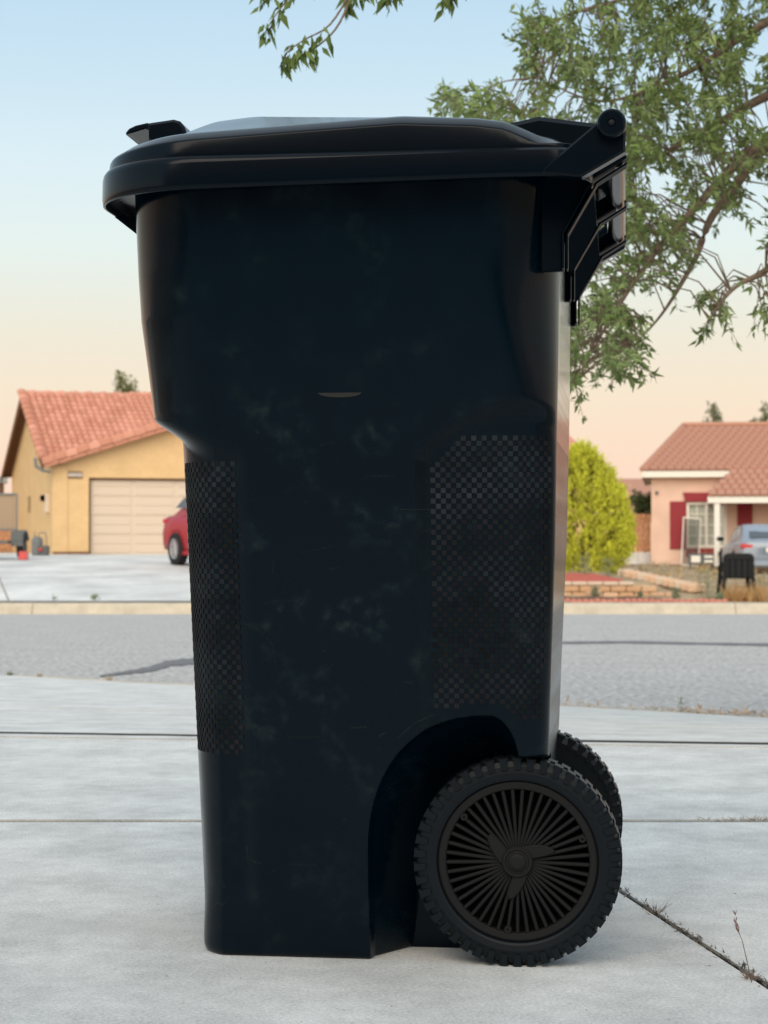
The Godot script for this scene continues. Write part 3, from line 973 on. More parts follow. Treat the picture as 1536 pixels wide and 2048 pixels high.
func rand_dir() -> Vector3:
	var v := Vector3(rng.randfn(), rng.randfn(), rng.randfn())
	return v.normalized() if v.length() > 0.01 else Vector3.UP

func crown(n: int, c: Vector3, r: Vector3, l: float, w: float, base: Color, spread: float, clumps := 14) -> SurfaceTool:
	var st := new_st()
	var cs := []
	for k in clumps:
		var d := rand_dir() * pow(rng.randf(), 0.4)
		cs.append([c + Vector3(d.x * r.x, d.y * r.y, d.z * r.z) * 0.75, rng.randf_range(0.28, 0.5)])
	for k in n:
		var q: Array = cs[rng.randi() % cs.size()]
		var d := rand_dir() * pow(rng.randf(), 0.45)
		var p: Vector3 = q[0] + Vector3(d.x * r.x, d.y * r.y, d.z * r.z) * float(q[1])
		var dir := (rand_dir() + Vector3(0, 0.1, 0)).normalized()
		var side := dir.cross(rand_dir()).normalized()
		var f := rng.randf_range(1.0 - spread, 1.0 + spread)
		leaf_quad(st, p, dir, side, l * rng.randf_range(0.7, 1.3), w * rng.randf_range(0.7, 1.3), Color(base.r * f * rng.randf_range(0.9, 1.1), base.g * f, base.b * f))
	return st

func make_far_things() -> void:
	# tree behind the yellow house
	var base := at(262, 1070, 68.0)
	base.y = 0.1
	var T := thing("pine_tree", "bushy green tree showing above the yellow house's roof", "tree", base)
	var st := new_st()
	tube(st, [Vector3.ZERO, Vector3(0.1, 2.5, 0), Vector3(0.0, 5.2, 0)], [0.2, 0.16, 0.05], 8)
	part(T, "trunk", st, M.bark)
	st = crown(2600, Vector3(0.0, 5.45, 0), Vector3(0.62, 1.4, 0.7), 0.16, 0.05, Color(0.15, 0.17, 0.055), 0.35, 16)
	part(T, "crown", st, M.leaf)
	st = crown(900, Vector3(-0.75, 4.75, 0), Vector3(0.45, 0.7, 0.5), 0.16, 0.05, Color(0.14, 0.165, 0.055), 0.35, 8)
	part(T, "crown", st, M.leaf)
	# conical yellow-green shrub
	make_bush()
	# house far behind
	var hp := at(1262, 1100, 78.0); hp.y = -0.2
	var H := thing("distant_house", "distant pink house with red tiled roof behind the yellow-green shrub", "house", hp)
	st = new_st()
	box(st, Vector3(-1.5, 1.2, -3), Vector3(7.0, 2.4, 6.0)); part(H, "wall", st, M.stucco_pink)
	st = new_st()
	var a := Vector3(-5.3, 2.35, 0.4); var b := Vector3(2.4, 2.35, 0.4); var c := Vector3(2.0, 3.25, -3); var d := Vector3(-3.3, 3.25, -3)
	quad(st, a, b, c, d)
	quad(st, b, Vector3(2.4, 2.35, -6.4), c, c); tri(st, Vector3(-5.3, 2.35, -6.4), a, d); quad(st, Vector3(2.4, 2.35, -6.4), Vector3(-5.3, 2.35, -6.4), d, c)
	part(H, "roof", st, M.tile_right)
	# small tree between them
	var tp := at(1290, 1100, 62.0); tp.y = -0.27
	T = thing("small_tree", "small dark green tree beside the pink house's corner", "tree", tp)
	st = new_st(); tube(st, [Vector3.ZERO, Vector3(-0.05, 1.0, 0), Vector3(0.02, 2.0, 0)], [0.06, 0.05, 0.02], 6)
	part(T, "trunk", st, M.bark)
	part(T, "crown", crown(1500, Vector3(-0.05, 1.75, 0), Vector3(0.45, 0.75, 0.4), 0.14, 0.05, Color(0.10, 0.14, 0.06), 0.35, 10), M.leaf)
	# small trees above the roof ridge
	for k in [[1427, 835, 0.55], [1532, 838, 0.5], [1508, 850, 0.3]]:
		var q := at(k[0], 1080, 90.0); q.y = -0.2
		var topy: float = EYE + (HOR - k[1] + 18) / F * 90.0
		var t2 := thing("treetop", ["slender treetop poking above the pink house's ridge", "second treetop above the pink house's ridge", "low treetop just above the pink house's ridge"][int([1427, 1532, 1508].find(k[0]))], "tree", q)
		st = new_st(); tube(st, [Vector3.ZERO, Vector3(0, topy * 0.6, 0), Vector3(0, topy + 0.1, 0)], [0.15, 0.1, 0.03], 6)
		part(t2, "trunk", st, M.bark)
		part(t2, "crown", crown(500, Vector3(0, topy - 0.3, 0), Vector3(0.5, 1.0, 0.5) * float(k[2]) * 2.0, 0.22, 0.06, Color(0.17, 0.19, 0.10), 0.3, 8), M.leaf)
	# wooden fence on a block base between shrub and house
	var fx0 := 5.6; var fz := 57.0
	var FN := thing("wooden_fence", "brown plank fence on low grey blocks beside the pink house", "fence", Vector3(fx0, -0.27, -fz))
	for k in 16:
		st = new_st(); box(st, Vector3(0.075 + k * 0.15, 0.95, 0), Vector3(0.14, 1.14, 0.025), 0.004)
		part(FN, "plank", st, M.wood).position.y = rng.randf_range(-0.01, 0.015)
	for y in [0.6, 1.3]:
		st = new_st(); box(st, Vector3(1.2, y, -0.045), Vector3(2.4, 0.09, 0.05)); part(FN, "rail", st, M.wood)
	for k in 6:
		st = new_st(); box(st, Vector3(0.2 + k * 0.4, 0.18, 0.03), Vector3(0.392, 0.36, 0.2), 0.008); part(FN, "block", st, M.far_concrete)
	# fence left of the yellow house
	FN = thing("side_fence", "reddish brown plank fence beside the yellow house's side wall", "fence", Vector3(-16.6, 0.08, -60.5))
	for k in 34:
		st = new_st(); box(st, Vector3(0.075 + k * 0.15, 0.9, 0), Vector3(0.142, 1.8, 0.025), 0.004)
		part(FN, "plank", st, M.wood).position.y = rng.randf_range(-0.012, 0.012)
	st = new_st(); box(st, Vector3(2.5, 1.2, -0.045), Vector3(5.1, 0.09, 0.05)); part(FN, "rail", st, M.wood)
	# white-roofed van or shed edge seen above the fence
	var S := thing("white_shed", "white flat-roofed shed behind the reddish brown fence", "shed", Vector3(-14.6, 0.08, -64.0))
	st = new_st(); box(st, Vector3(0, 1.15, 0), Vector3(3.2, 2.3, 2.0)); part(S, "wall", st, M.wood)
	st = new_st(); box(st, Vector3(0, 2.42, 0), Vector3(3.4, 0.24, 2.2), 0.02); part(S, "roof", st, M.white_trim)

func make_bush() -> void:
	var z := 45.0
	var B := thing("conical_shrub", "dense yellow-green conical shrub behind the stone garden border", "shrub", Vector3((1163.0 - 768.0) / F * z, -0.25, -z))
	var st := new_st()
	tube(st, [Vector3.ZERO, Vector3(0, 0.6, 0)], [0.09, 0.07], 8)
	part(B, "trunk", st, M.bark)
	st = new_st()
	var prof := [[0.0, 0.75], [0.25, 1.0], [0.8, 1.24], [1.3, 1.2], [1.9, 0.98], [2.4, 0.62], [2.72, 0.26], [2.9, 0.02]]
	var tufts := []
	for k in 1000:
		var y := rng.randf_range(0.0, 2.85)
		var a := rng.randf() * TAU
		var r := lerp_table(prof, y) * rng.randf_range(0.88, 1.0) * (1.0 + 0.03 * sin(a * 5.0 + y * 3.0))
		tufts.append([Vector3(cos(a) * r, y, sin(a) * r), Vector3(cos(a), 0.9, sin(a)).normalized(), rng.randf_range(0.75, 1.25)])
	for t in tufts:
		var tone: float = t[2]
		for k in 26:
			var p: Vector3 = t[0] + Vector3(rng.randfn() * 0.05, rng.randfn() * 0.10, rng.randfn() * 0.05)
			var dir: Vector3 = (t[1] * 0.6 + Vector3(0, 0.8, 0) + rand_dir() * 0.45).normalized()
			var side := dir.cross(rand_dir()).normalized()
			var f := tone * rng.randf_range(0.8, 1.2)
			leaf_quad(st, p, dir, side, rng.randf_range(0.06, 0.11), rng.randf_range(0.025, 0.045), Color(0.56 * f, 0.58 * f, 0.06 * f))
	for k in 2500:      # inner wood and dead sprays
		var y := rng.randf_range(0.1, 2.6)
		var a := rng.randf() * TAU
		var r := lerp_table(prof, y) * rng.randf_range(0.5, 0.8)
		leaf_quad(st, Vector3(cos(a) * r, y, sin(a) * r), (Vector3(cos(a), 0.8, sin(a)) + rand_dir() * 0.5).normalized(), rand_dir(), 0.2, 0.08, Color(0.24, 0.22, 0.03))
	part(B, "crown", st, M.bush)

# ==================================================================== the yard across the street
func make_yard_things() -> void:
	# lower wall of stacked blocks with cap stones
	var Wl := thing("garden_wall", "low tan block wall with pale caps above the kerb", "wall", Vector3(0.6, 0, -35.5))
	for course in 3:
		for k in 18:
			var x := k * 0.29 + (0.14 if course % 2 else 0.0)
			if x > 4.75 - course * 0.35: continue
			var st := new_st()
			var h := 0.12 if course < 2 else 0.075
			var y := -0.60 + course * 0.122 + h * 0.5
			box(st, Vector3(x + 0.145, y, rng.randf_range(-0.012, 0.012) + (0.02 if course == 2 else 0.0)), Vector3(0.278, h - 0.006, 0.22), 0.018)
			part(Wl, "wall_block" if course < 2 else "cap_stone", st, M.block[rng.randi() % 3] if course < 2 else M.cap_stone)
	# red mulch strips behind and before the wall
	for s in [["red_gravel_bed", [[-0.5, 36.0], [5.0, 36.0], [4.6, 41.5], [-0.5, 41.5]], -0.235, "red gravel bed above the low tan block wall"], ["red_gravel_strip", [[-0.5, 33.45], [5.4, 33.45], [5.0, 34.9], [-0.5, 35.0]], -0.545, "strip of red gravel between kerb and block wall"]]:
		var st := new_st()
		var rows := []
		var P: Array = s[1]
		for i in 9:
			var row := PackedVector3Array()
			for j in 41:
				var x: float = lerp(lerp(float(P[0][0]), float(P[1][0]), j / 40.0), lerp(float(P[3][0]), float(P[2][0]), j / 40.0), i / 8.0)
				var z: float = lerp(lerp(float(P[0][1]), float(P[1][1]), j / 40.0), lerp(float(P[3][1]), float(P[2][1]), j / 40.0), i / 8.0)
				var edge: float = min(1.0, min(i, 8 - i) / 2.0) * min(1.0, min(j, 40 - j) / 3.0)
				row.append(Vector3(x, gy(x, z) - 0.03 + 0.055 * edge + rng.randf_range(0, 0.03) * edge, -z))
			rows.append(row)
		var o := part(self, s[0], grid_mesh(rows, false), M.mulch if s[0] == "red_gravel_bed" else M.soil)
		o.set_meta("kind", "stuff")
		tag(o, s[3] if s[0] == "red_gravel_bed" else "strip of brown soil between kerb and block wall", "gravel" if s[0] == "red_gravel_bed" else "soil")
		if s[0] == "red_gravel_strip": o.name = "soil_strip"
	# scalloped red edging along the kerb
	var ed := thing("scalloped_edging", "row of small red scalloped edging bricks along the kerb", "edging", Vector3(0.5, -0.60, -33.36))
	var poly := PackedVector2Array()
	for k in 9:
		var a := PI * k / 8.0
		poly.append(Vector2(cos(a) * 0.05, 0.03 + sin(a) * 0.035))
	poly.append(Vector2(-0.05, 0.0)); poly.append(Vector2(0.05, 0.0))
	var est := new_st(); prism(est, poly, -0.03, 0.03, Transform3D(), 0.008)
	var em := est.commit()
	for k in 52:
		var t := part(ed, "edging_brick", em, M.edging)
		t.position = Vector3(0.07 + k * 0.106, rng.randf_range(-0.01, 0.01), rng.randf_range(-0.01, 0.01))
		t.rotation.z = rng.randf_range(-0.05, 0.05)
	# upper border of stones, running diagonally back
	var ub := thing("stone_border", "diagonal border of pale stones behind the block wall", "border", Vector3(0, 0, 0))
	for k in 12:
		var t := k / 11.0
		var p0 := at(lerp(1252.0, 1392.0, t), lerp(1146.0, 1176.0, t), lerp(41.0, 36.6, t))
		var st := new_st()
		var xf := Transform3D(Basis(Vector3.UP, 0.9 + rng.randf_range(-0.1, 0.1)), Vector3(p0.x, p0.y, p0.z))
		box(st, Vector3.ZERO, Vector3(0.40, 0.17, 0.2), 0.03, xf)
		part(ub, "border_stone", st, M.block[2] if k % 3 else M.cap_stone)
	# loose block in the soil
	var st2 := new_st()
	box(st2, Vector3.ZERO, Vector3(0.26, 0.14, 0.18), 0.02)
	var lb := part(self, "loose_block", st2, M.block[1])
	lb.position = Vector3(3.85, -0.51, -34.9); lb.rotation.y = 0.2
	tag(lb, "loose pale tan block lying before the low block wall", "block")
	# black plastic chair, its back to the street
	make_chair()
	# leaning window screen
	var sc := thing("window_screen", "white framed window screen leaning against the pink wall", "screen", Vector3(8.62, -0.27, -55.1))
	sc.rotation = Vector3(-0.2, 0.05, -0.09)
	for b in [[0.0, 0.72, 0.03, 1.44], [0.50, 0.72, 0.03, 1.44], [0.25, 1.43, 0.5, 0.035], [0.25, 0.02, 0.5, 0.03]]:
		var st := new_st(); box(st, Vector3(b[0], b[1], 0), Vector3(b[2], b[3], 0.02), 0.003); part(sc, "screen_frame", st, M.white_trim)
	var gm := mat(Color(0.35, 0.36, 0.34, 0.3), 0.9, 0.2); gm.transparency = BaseMaterial3D.TRANSPARENCY_ALPHA
	var s5 := new_st(); box(s5, Vector3(0.25, 0.72, 0), Vector3(0.47, 1.37, 0.004)); part(sc, "mesh_panel", s5, gm)
	# grey sign-like crate with pale panels
	var cr := thing("grey_crate", "low blue-grey crate with pale panels beside the parked blue car", "crate", at(1402, 1118, 50.5), -0.12)
	var s3 := new_st(); box(s3, Vector3(0, 0, 0), Vector3(0.66, 0.28, 0.35), 0.01); part(cr, "body", s3, M.blue_paint_matte if M.has("blue_paint_matte") else M.grey_metal)
	for b in [[-0.15, 0.0, 0.24, 0.18], [0.19, 0.06, 0.22, 0.06], [0.19, -0.06, 0.22, 0.06]]:
		var st := new_st(); box(st, Vector3(b[0], b[1], 0.18), Vector3(b[2], b[3], 0.02), 0.004); part(cr, "panel", st, M.white_trim)
	for lx in [-0.28, 0.28]:
		var st := new_st(); box(st, Vector3(lx, -0.29, 0), Vector3(0.05, 0.3, 0.05)); part(cr, "leg", st, M.grey_metal)

func make_chair() -> void:
	var z := 34.6
	var p := at(1472, 1195, z)
	var C := thing("plastic_chair", "black slatted plastic chair standing in weeds by the kerb", "chair", Vector3(p.x, gy(p.x, z) + 0.0, -z), 0.0)
	# its back faces the street (+z)
	var st := new_st()
	prism(st, PackedVector2Array([Vector2(-0.28, 0.74), Vector2(-0.26, 0.80), Vector2(-0.2, 0.83), Vector2(0.2, 0.83), Vector2(0.26, 0.80), Vector2(0.28, 0.74), Vector2(0.24, 0.72), Vector2(-0.24, 0.72)]), 0.24, 0.28, Transform3D(), 0.008)
	part(C, "top_rail", st, M.dark_plastic)
	for k in 5:
		st = new_st()
		box(st, Vector3(-0.22 + k * 0.11, 0.56, 0.255), Vector3(0.105, 0.36, 0.024), 0.012)
		part(C, "back_slat", st, M.dark_plastic)
	st = new_st(); box(st, Vector3(0, 0.57, 0.232), Vector3(0.5, 0.4, 0.02), 0.006); part(C, "back_panel", st, M.dark_plastic)
	st = new_st(); box(st, Vector3(0, 0.39, 0.0), Vector3(0.5, 0.035, 0.5), 0.012); part(C, "seat", st, M.dark_plastic)
	for s in [-1.0, 1.0]:
		st = new_st(); tube(st, [Vector3(s * 0.25, 0.76, 0.25), Vector3(s * 0.25, 0.42, 0.25), Vector3(s * 0.30, 0.0, 0.31)], [0.03, 0.042, 0.032], 8); part(C, "leg", st, M.dark_plastic)
		st = new_st(); tube(st, [Vector3(s * 0.26, 0.60, -0.22), Vector3(s * 0.25, 0.4, -0.23), Vector3(s * 0.29, 0.0, -0.27)], [0.03, 0.042, 0.032], 8); part(C, "leg", st, M.dark_plastic)

# ==================================================================== vehicles
func car_wheel(parent: Node, p: Vector3, r: float, w: float, side: float) -> void:
	var N := Node3D.new(); N.name = "wheel"; parent.add_child(N, true)
	N.position = p
	var xf := Transform3D(Basis(Vector3(-side, 0, 0), Vector3.UP, Vector3(0, 0, side)) if false else (Basis() if side > 0 else Basis(Vector3.UP, PI)), Vector3.ZERO)
	var st := new_st()
	lathe(st, [[r * 0.62, w * 0.5], [r * 0.66, w * 0.52], [r * 0.92, w * 0.5], [r, w * 0.38], [r, -w * 0.4], [r * 0.92, -w * 0.5], [r * 0.5, -w * 0.5]], xf, 28)
	part(N, "tyre", st, M.rubber)
	st = new_st()
	lathe(st, [[0.0, w * 0.38], [r * 0.16, w * 0.38], [r * 0.2, w * 0.3]], xf, 20)
	lathe(st, [[r * 0.56, w * 0.3], [r * 0.58, w * 0.47], [r * 0.63, w * 0.5]], xf, 28)
	for k in 10:
		var a := TAU * k / 10.0
		box(st, Vector3(r * 0.37, 0, w * 0.36), Vector3(r * 0.46, r * 0.09, w * 0.1), 0.004, xf * Transform3D(Basis(Vector3(0, 0, 1), a), Vector3.ZERO))
	part(N, "rim", st, M.chrome)
	st = new_st()
	lathe(st, [[0.0, w * 0.12], [r * 0.6, w * 0.12]], xf, 20)
	part(N, "brake_disc", st, M.galv)

func car_loft(secs: Array) -> ArrayMesh:     # secs: [x, y_bottom, y_top, half_width_bottom, half_width_mid, half_width_top]
	var rows := []
	for s in secs:
		var row := PackedVector3Array()
		var x: float = s[0]; var y0: float = s[1]; var y1: float = s[2]; var b: float = s[3]; var m: float = s[4]; var t: float = s[5]
		var half := [[b * 0.6, y0], [b, y0 + 0.02], [lerp(b, m, 0.7), lerp(y0, y1, 0.2)], [m, lerp(y0, y1, 0.5)], [lerp(m, t, 0.45), lerp(y0, y1, 0.8)], [t, y1 - 0.035], [t * 0.85, y1], [t * 0.4, y1 + 0.012]]
		for h in half: row.append(Vector3(x, h[1], h[0]))
		for k in range(half.size() - 1, -1, -1): row.append(Vector3(x, half[k][1], -half[k][0]))
		rows.append(row)
	for e in 2:          # close nose and tail
		var src: PackedVector3Array = rows[0] if e == 0 else rows[rows.size() - 1]
		var mid := Vector3.ZERO
		for v in src: mid += v / src.size()
		for sh in ([0.75, 0.0] if e == 0 else [0.75, 0.0]):
			var row := PackedVector3Array()
			for v in src: row.append(mid + (v - mid) * sh + Vector3((-0.02 if e == 0 else 0.02) * (1.0 - sh * 0.6), 0, 0))
			if e == 0: rows.push_front(row)
			else: rows.append(row)
	return grid_mesh(rows, true)

func make_car(C: Node3D, paint: Material, L: float, body: Array, cabin: Array, wheels: Array, wr: float, hw: float) -> void:
	# nose towards -x, tail towards +x
	part(C, "body", car_loft(body), paint)
	part(C, "cabin", car_loft(cabin), paint)
	for w in wheels:
		for s in [-1.0, 1.0]:
			var st := new_st()
			lathe(st, [[wr * 1.16, hw + 0.004], [wr * 1.2, hw - 0.1]], Transform3D(Basis() if s > 0 else Basis(Vector3.UP, PI), Vector3(w, wr, 0)), 28)
			part(C, "wheel_arch", st, M.dark_plastic)
			car_wheel(C, Vector3(w, wr, s * (hw - 0.06)), wr, 0.22, s)

func make_red_car() -> void:
	# tail at the far end, seen past the cart; nose towards the street
	var rear := Vector3((352.0 - 768.0) / F * 42.0, 0, -42.0)      # its rear wheel facing the viewer
	var turn := deg_to_rad(120.0)
	var C := thing("red_car", "red crossover car parked on the driveway before the garage", "car", Vector3.ZERO, turn)
	var wr := 0.36; var hw := 0.92
	var body := [[-2.28, 0.42, 0.78, 0.55, 0.6, 0.5], [-2.2, 0.28, 0.88, 0.8, 0.84, 0.7], [-1.8, 0.24, 0.98, 0.88, 0.91, 0.78], [-0.9, 0.24, 1.06, 0.9, 0.92, 0.82], [0.4, 0.24, 1.08, 0.9, 0.92, 0.84], [1.6, 0.26, 1.1, 0.9, 0.92, 0.84], [2.08, 0.34, 1.1, 0.86, 0.9, 0.8], [2.2, 0.42, 1.02, 0.76, 0.8, 0.7], [2.24, 0.5, 0.9, 0.6, 0.65, 0.55]]
	var cabin := [[-0.95, 1.0, 1.06, 0.7, 0.7, 0.66], [-0.2, 1.0, 1.55, 0.8, 0.77, 0.62], [0.3, 1.0, 1.6, 0.82, 0.78, 0.62], [0.9, 1.0, 1.55, 0.82, 0.77, 0.6], [1.5, 1.0, 1.36, 0.8, 0.74, 0.58], [2.05, 1.0, 1.12, 0.72, 0.7, 0.6]]
	make_car(C, M.red_paint, 4.5, body, cabin, [-1.4, 1.3], wr, hw)
	for s in [-1.0, 1.0]:
		var st := new_st()
		prism(st, PackedVector2Array([Vector2(-0.55, 1.1), Vector2(1.6, 1.12), Vector2(1.2, 1.36), Vector2(0.4, 1.48), Vector2(-0.1, 1.47)]), -0.01, 0.01, Transform3D(Basis(Vector3(1, 0, 0), 0.24 * -s), Vector3(0, 0.18, s * 1.06)))
		part(C, "side_window", st, M.glass)
		st = new_st(); box(st, Vector3(2.1, 0.98, s * 0.72), Vector3(0.16, 0.12, 0.3), 0.03); part(C, "tail_light", st, M.lamp_red)
		st = new_st(); box(st, Vector3(0, 0.27, s * 0.9), Vector3(2.2, 0.1, 0.06), 0.02); part(C, "sill", st, M.red_paint)
	# put the visible rear wheel (local x 1.3, z -hw or +hw) at its place
	var b := Basis(Vector3.UP, turn)
	var side := 1.0 if (b * Vector3(0, 0, 1)).z > 0 else -1.0
	var wl := b * Vector3(1.3, 0, side * 0.92)
	C.position = Vector3(rear.x - wl.x, gy(-5.0, 42.0) + 0.02, rear.z - wl.z)

func make_blue_car() -> void:
	var turn := deg_to_rad(-93.0)
	var C := thing("blue_car", "pale blue sedan parked before the pink house, tail to the street", "car", Vector3.ZERO, turn)
	var wr := 0.32; var hw := 0.9
	var body := [[-2.35, 0.4, 0.62, 0.5, 0.55, 0.45], [-2.25, 0.26, 0.72, 0.78, 0.82, 0.66], [-1.7, 0.2, 0.82, 0.86, 0.89, 0.74], [-0.8, 0.2, 0.9, 0.88, 0.9, 0.78], [0.8, 0.2, 0.93, 0.88, 0.9, 0.8], [1.6, 0.22, 0.98, 0.88, 0.9, 0.8], [2.15, 0.28, 0.99, 0.85, 0.88, 0.76], [2.32, 0.36, 0.96, 0.78, 0.82, 0.72], [2.36, 0.45, 0.86, 0.7, 0.74, 0.64]]
	var cabin := [[-1.05, 0.85, 0.9, 0.68, 0.68, 0.6], [-0.25, 0.85, 1.3, 0.76, 0.72, 0.55], [0.3, 0.85, 1.39, 0.77, 0.72, 0.55], [0.9, 0.85, 1.37, 0.77, 0.72, 0.55], [1.5, 0.85, 1.2, 0.75, 0.7, 0.55], [1.95, 0.85, 0.99, 0.7, 0.68, 0.58]]
	make_car(C, M.blue_paint, 4.7, body, cabin, [-1.45, 1.4], wr, hw)
	for s in [-1.0, 1.0]:
		var st := new_st()
		prism(st, PackedVector2Array([Vector2(-0.6, 0.93), Vector2(0.45, 0.95), Vector2(0.45, 1.30), Vector2(0.1, 1.30), Vector2(-0.2, 1.22)]), -0.008, 0.008, Transform3D(Basis(Vector3(1, 0, 0), 0.28 * -s), Vector3(0, 0.1, s * 0.98)))
		part(C, "front_window", st, M.glass)
		st = new_st()
		prism(st, PackedVector2Array([Vector2(0.53, 0.95), Vector2(1.35, 0.98), Vector2(1.2, 1.14), Vector2(0.9, 1.27), Vector2(0.53, 1.30)]), -0.008, 0.008, Transform3D(Basis(Vector3(1, 0, 0), 0.28 * -s), Vector3(0, 0.1, s * 0.98)))
		part(C, "rear_side_window", st, M.glass)
		st = new_st(); box(st, Vector3(2.3, 0.80, s * 0.66), Vector3(0.14, 0.13, 0.34), 0.03); part(C, "tail_light", st, M.lamp_red)
		st = new_st(); box(st, Vector3(-0.75, 0.99, s * 0.98), Vector3(0.12, 0.12, 0.2), 0.04); part(C, "wing_mirror", st, M.dark_plastic)
		for hx in [0.35, 1.2]:
			st = new_st(); box(st, Vector3(hx, 0.78, s * 0.905), Vector3(0.18, 0.03, 0.03), 0.01); part(C, "door_handle", st, M.chrome)
		st = new_st(); box(st, Vector3(2.36, 0.5, s * 0.6), Vector3(0.05, 0.05, 0.22), 0.01); part(C, "reflector", st, M.lamp_red)
	var st2 := new_st()
	quad(st2, Vector3(1.52, 1.20, 0.5), Vector3(1.97, 1.02, 0.55), Vector3(1.97, 1.02, -0.55), Vector3(1.52, 1.20, -0.5))
	part(C, "rear_window", st2, M.glass)
	st2 = new_st(); box(st2, Vector3(2.3, 0.34, 0), Vector3(0.2, 0.2, 1.6), 0.06); part(C, "bumper", st2, M.blue_paint)
	st2 = new_st(); box(st2, Vector3(2.37, 0.7, 0), Vector3(0.02, 0.12, 0.34), 0.004); part(C, "number_plate", st2, M.white_trim)
	var b := Basis(Vector3.UP, turn)
	var corner := b * Vector3(2.3, 0, -0.84)
	if (b * Vector3(2.3, 0, 0.84)).x < corner.x: corner = b * Vector3(2.3, 0, 0.84)
	C.position = Vector3((1480.0 - 768.0) / F * 50.0 - corner.x, gy(10.6, 51.0), -50.0 - corner.z)

func make_trailer_corner() -> void:
	var z := 46.0
	var s := F / z
	var g := gy(-9.0, z) + 0.02
	var T := thing("utility_trailer", "small dark utility trailer with upright gate by the yellow house", "trailer", Vector3((35.0 - 768.0) / s, g, -z))
	var st := new_st()
	box(st, Vector3(-1.3, 0.42, 0), Vector3(2.4, 0.07, 1.4), 0.008); part(T, "deck", st, M.grey_metal)
	for x in [0.0, -2.4]:
		st = new_st(); box(st, Vector3(x - 0.02, 0.98, 0.0), Vector3(0.045, 1.2, 0.045), 0.006); part(T, "gate_post", st, M.galv)
	for y in [1.58, 0.72]:
		st = new_st(); box(st, Vector3(-1.22, y, 0.0), Vector3(2.42, 0.045, 0.04), 0.006); part(T, "gate_rail", st, M.galv)
	st = new_st(); box(st, Vector3(-1.22, 1.15, -0.03), Vector3(2.3, 0.82, 0.02), 0.004); part(T, "plywood_panel", st, M.plywood)
	# fender, tyre
	var N := Node3D.new(); N.name = "wheel"; T.add_child(N); N.position = Vector3(0.1, 0.3, 0.0)
	var xf := Transform3D(Basis(Vector3(0, 0, -1), Vector3.UP, Vector3(1, 0, 0)), Vector3.ZERO)
	st = new_st(); lathe(st, [[0.15, 0.08], [0.26, 0.08], [0.3, 0.05], [0.3, -0.05], [0.26, -0.08], [0.15, -0.08]], xf, 24); part(N, "tyre", st, M.rubber)
	st = new_st(); lathe(st, [[0.0, 0.05], [0.16, 0.06]], xf, 16); part(N, "rim", st, M.galv)
	st = new_st()
	var poly := PackedVector2Array()
	for k in 9:
		var a := PI * (0.12 + 0.76 * k / 8.0)
		poly.append(Vector2(cos(a) * 0.44, sin(a) * 0.40))
	for k in 9:
		var a := PI * (0.88 - 0.76 * k / 8.0)
		poly.append(Vector2(cos(a) * 0.41, sin(a) * 0.37))
	prism(st, poly, -0.15, 0.15, Transform3D(Basis(Vector3(0, 0, -1), Vector3.UP, Vector3(1, 0, 0)), Vector3(0.06, 0.31, 0.0)))
	box(st, Vector3(0.06, 0.5, 0.38), Vector3(0.3, 0.36, 0.03), 0.01)
	part(T, "fender", st, M.grey_metal)
	var ch := part(self, "wheel_chock", null_mesh_box(Vector3(0.2, 0.2, 0.3)), M.lamp_red)
	ch.position = Vector3((45.0 - 768.0) / s * 0.985, g + 0.1, -z + 0.55)
	tag(ch, "red wheel chock before the trailer's tyre", "wheel chock")
	# grey machine by the wall
	var E := thing("grey_compressor", "grey portable machine with bent handle beside the yellow wall", "machine", Vector3((80.0 - 768.0) / F * 50.3, gy(-8, 50.3) + 0.02, -50.3))
	st = new_st(); lathe(st, [[0.0, 0.0], [0.14, 0.0], [0.15, 0.04], [0.15, 0.38], [0.13, 0.46], [0.06, 0.5], [0.0, 0.5]], Transform3D(Basis(Vector3(1, 0, 0), Vector3(0, 0, -1), Vector3.UP), Vector3(-0.07, 0, 0)), 16); part(E, "tank", st, M.galv)
	st = new_st(); box(st, Vector3(0.11, 0.13, 0.05), Vector3(0.27, 0.26, 0.26), 0.02); part(E, "motor_box", st, M.grey_metal)
	st = new_st(); box(st, Vector3(0.05, 0.16, 0.2), Vector3(0.1, 0.1, 0.06), 0.02); part(E, "red_cover", st, M.lamp_red)
	st = new_st(); tube(st, [Vector3(-0.04, 0.45, 0), Vector3(-0.03, 0.58, 0), Vector3(0.04, 0.61, 0), Vector3(0.15, 0.6, 0), Vector3(0.17, 0.5, 0), Vector3(0.17, 0.26, 0)], [0.015, 0.015, 0.015, 0.015, 0.015, 0.015], 6); part(E, "handle", st, M.galv)
	st = new_st(); tube(st, [Vector3(-0.13, 0.47, 0), Vector3(-0.14, 0.63, 0)], [0.02, 0.012], 6); part(E, "valve", st, M.galv)

func null_mesh_box(s: Vector3) -> SurfaceTool:
	var st := new_st()
	prism(st, PackedVector2Array([Vector2(-s.x * 0.5, -s.y * 0.5), Vector2(s.x * 0.5, -s.y * 0.5), Vector2(s.x * 0.5, s.y * 0.5), Vector2(-s.x * 0.4, s.y * 0.5)]), -s.z * 0.5, s.z * 0.5, Transform3D(), 0.01)
	return st

# ==================================================================== the tree over the driveway
func curve_pts(a: Array, n: int) -> Array:          # smooth line through 3D points
	var c := Curve3D.new()
	for i in a.size():
		var d: Vector3 = (a[min(i + 1, a.size() - 1)] - a[max(i - 1, 0)]) / 6.0
		c.add_point(a[i], -d, d)
	var out := []
	for k in n + 1: out.append(c.samplef(float(k) / n * (a.size() - 1)))
	return out

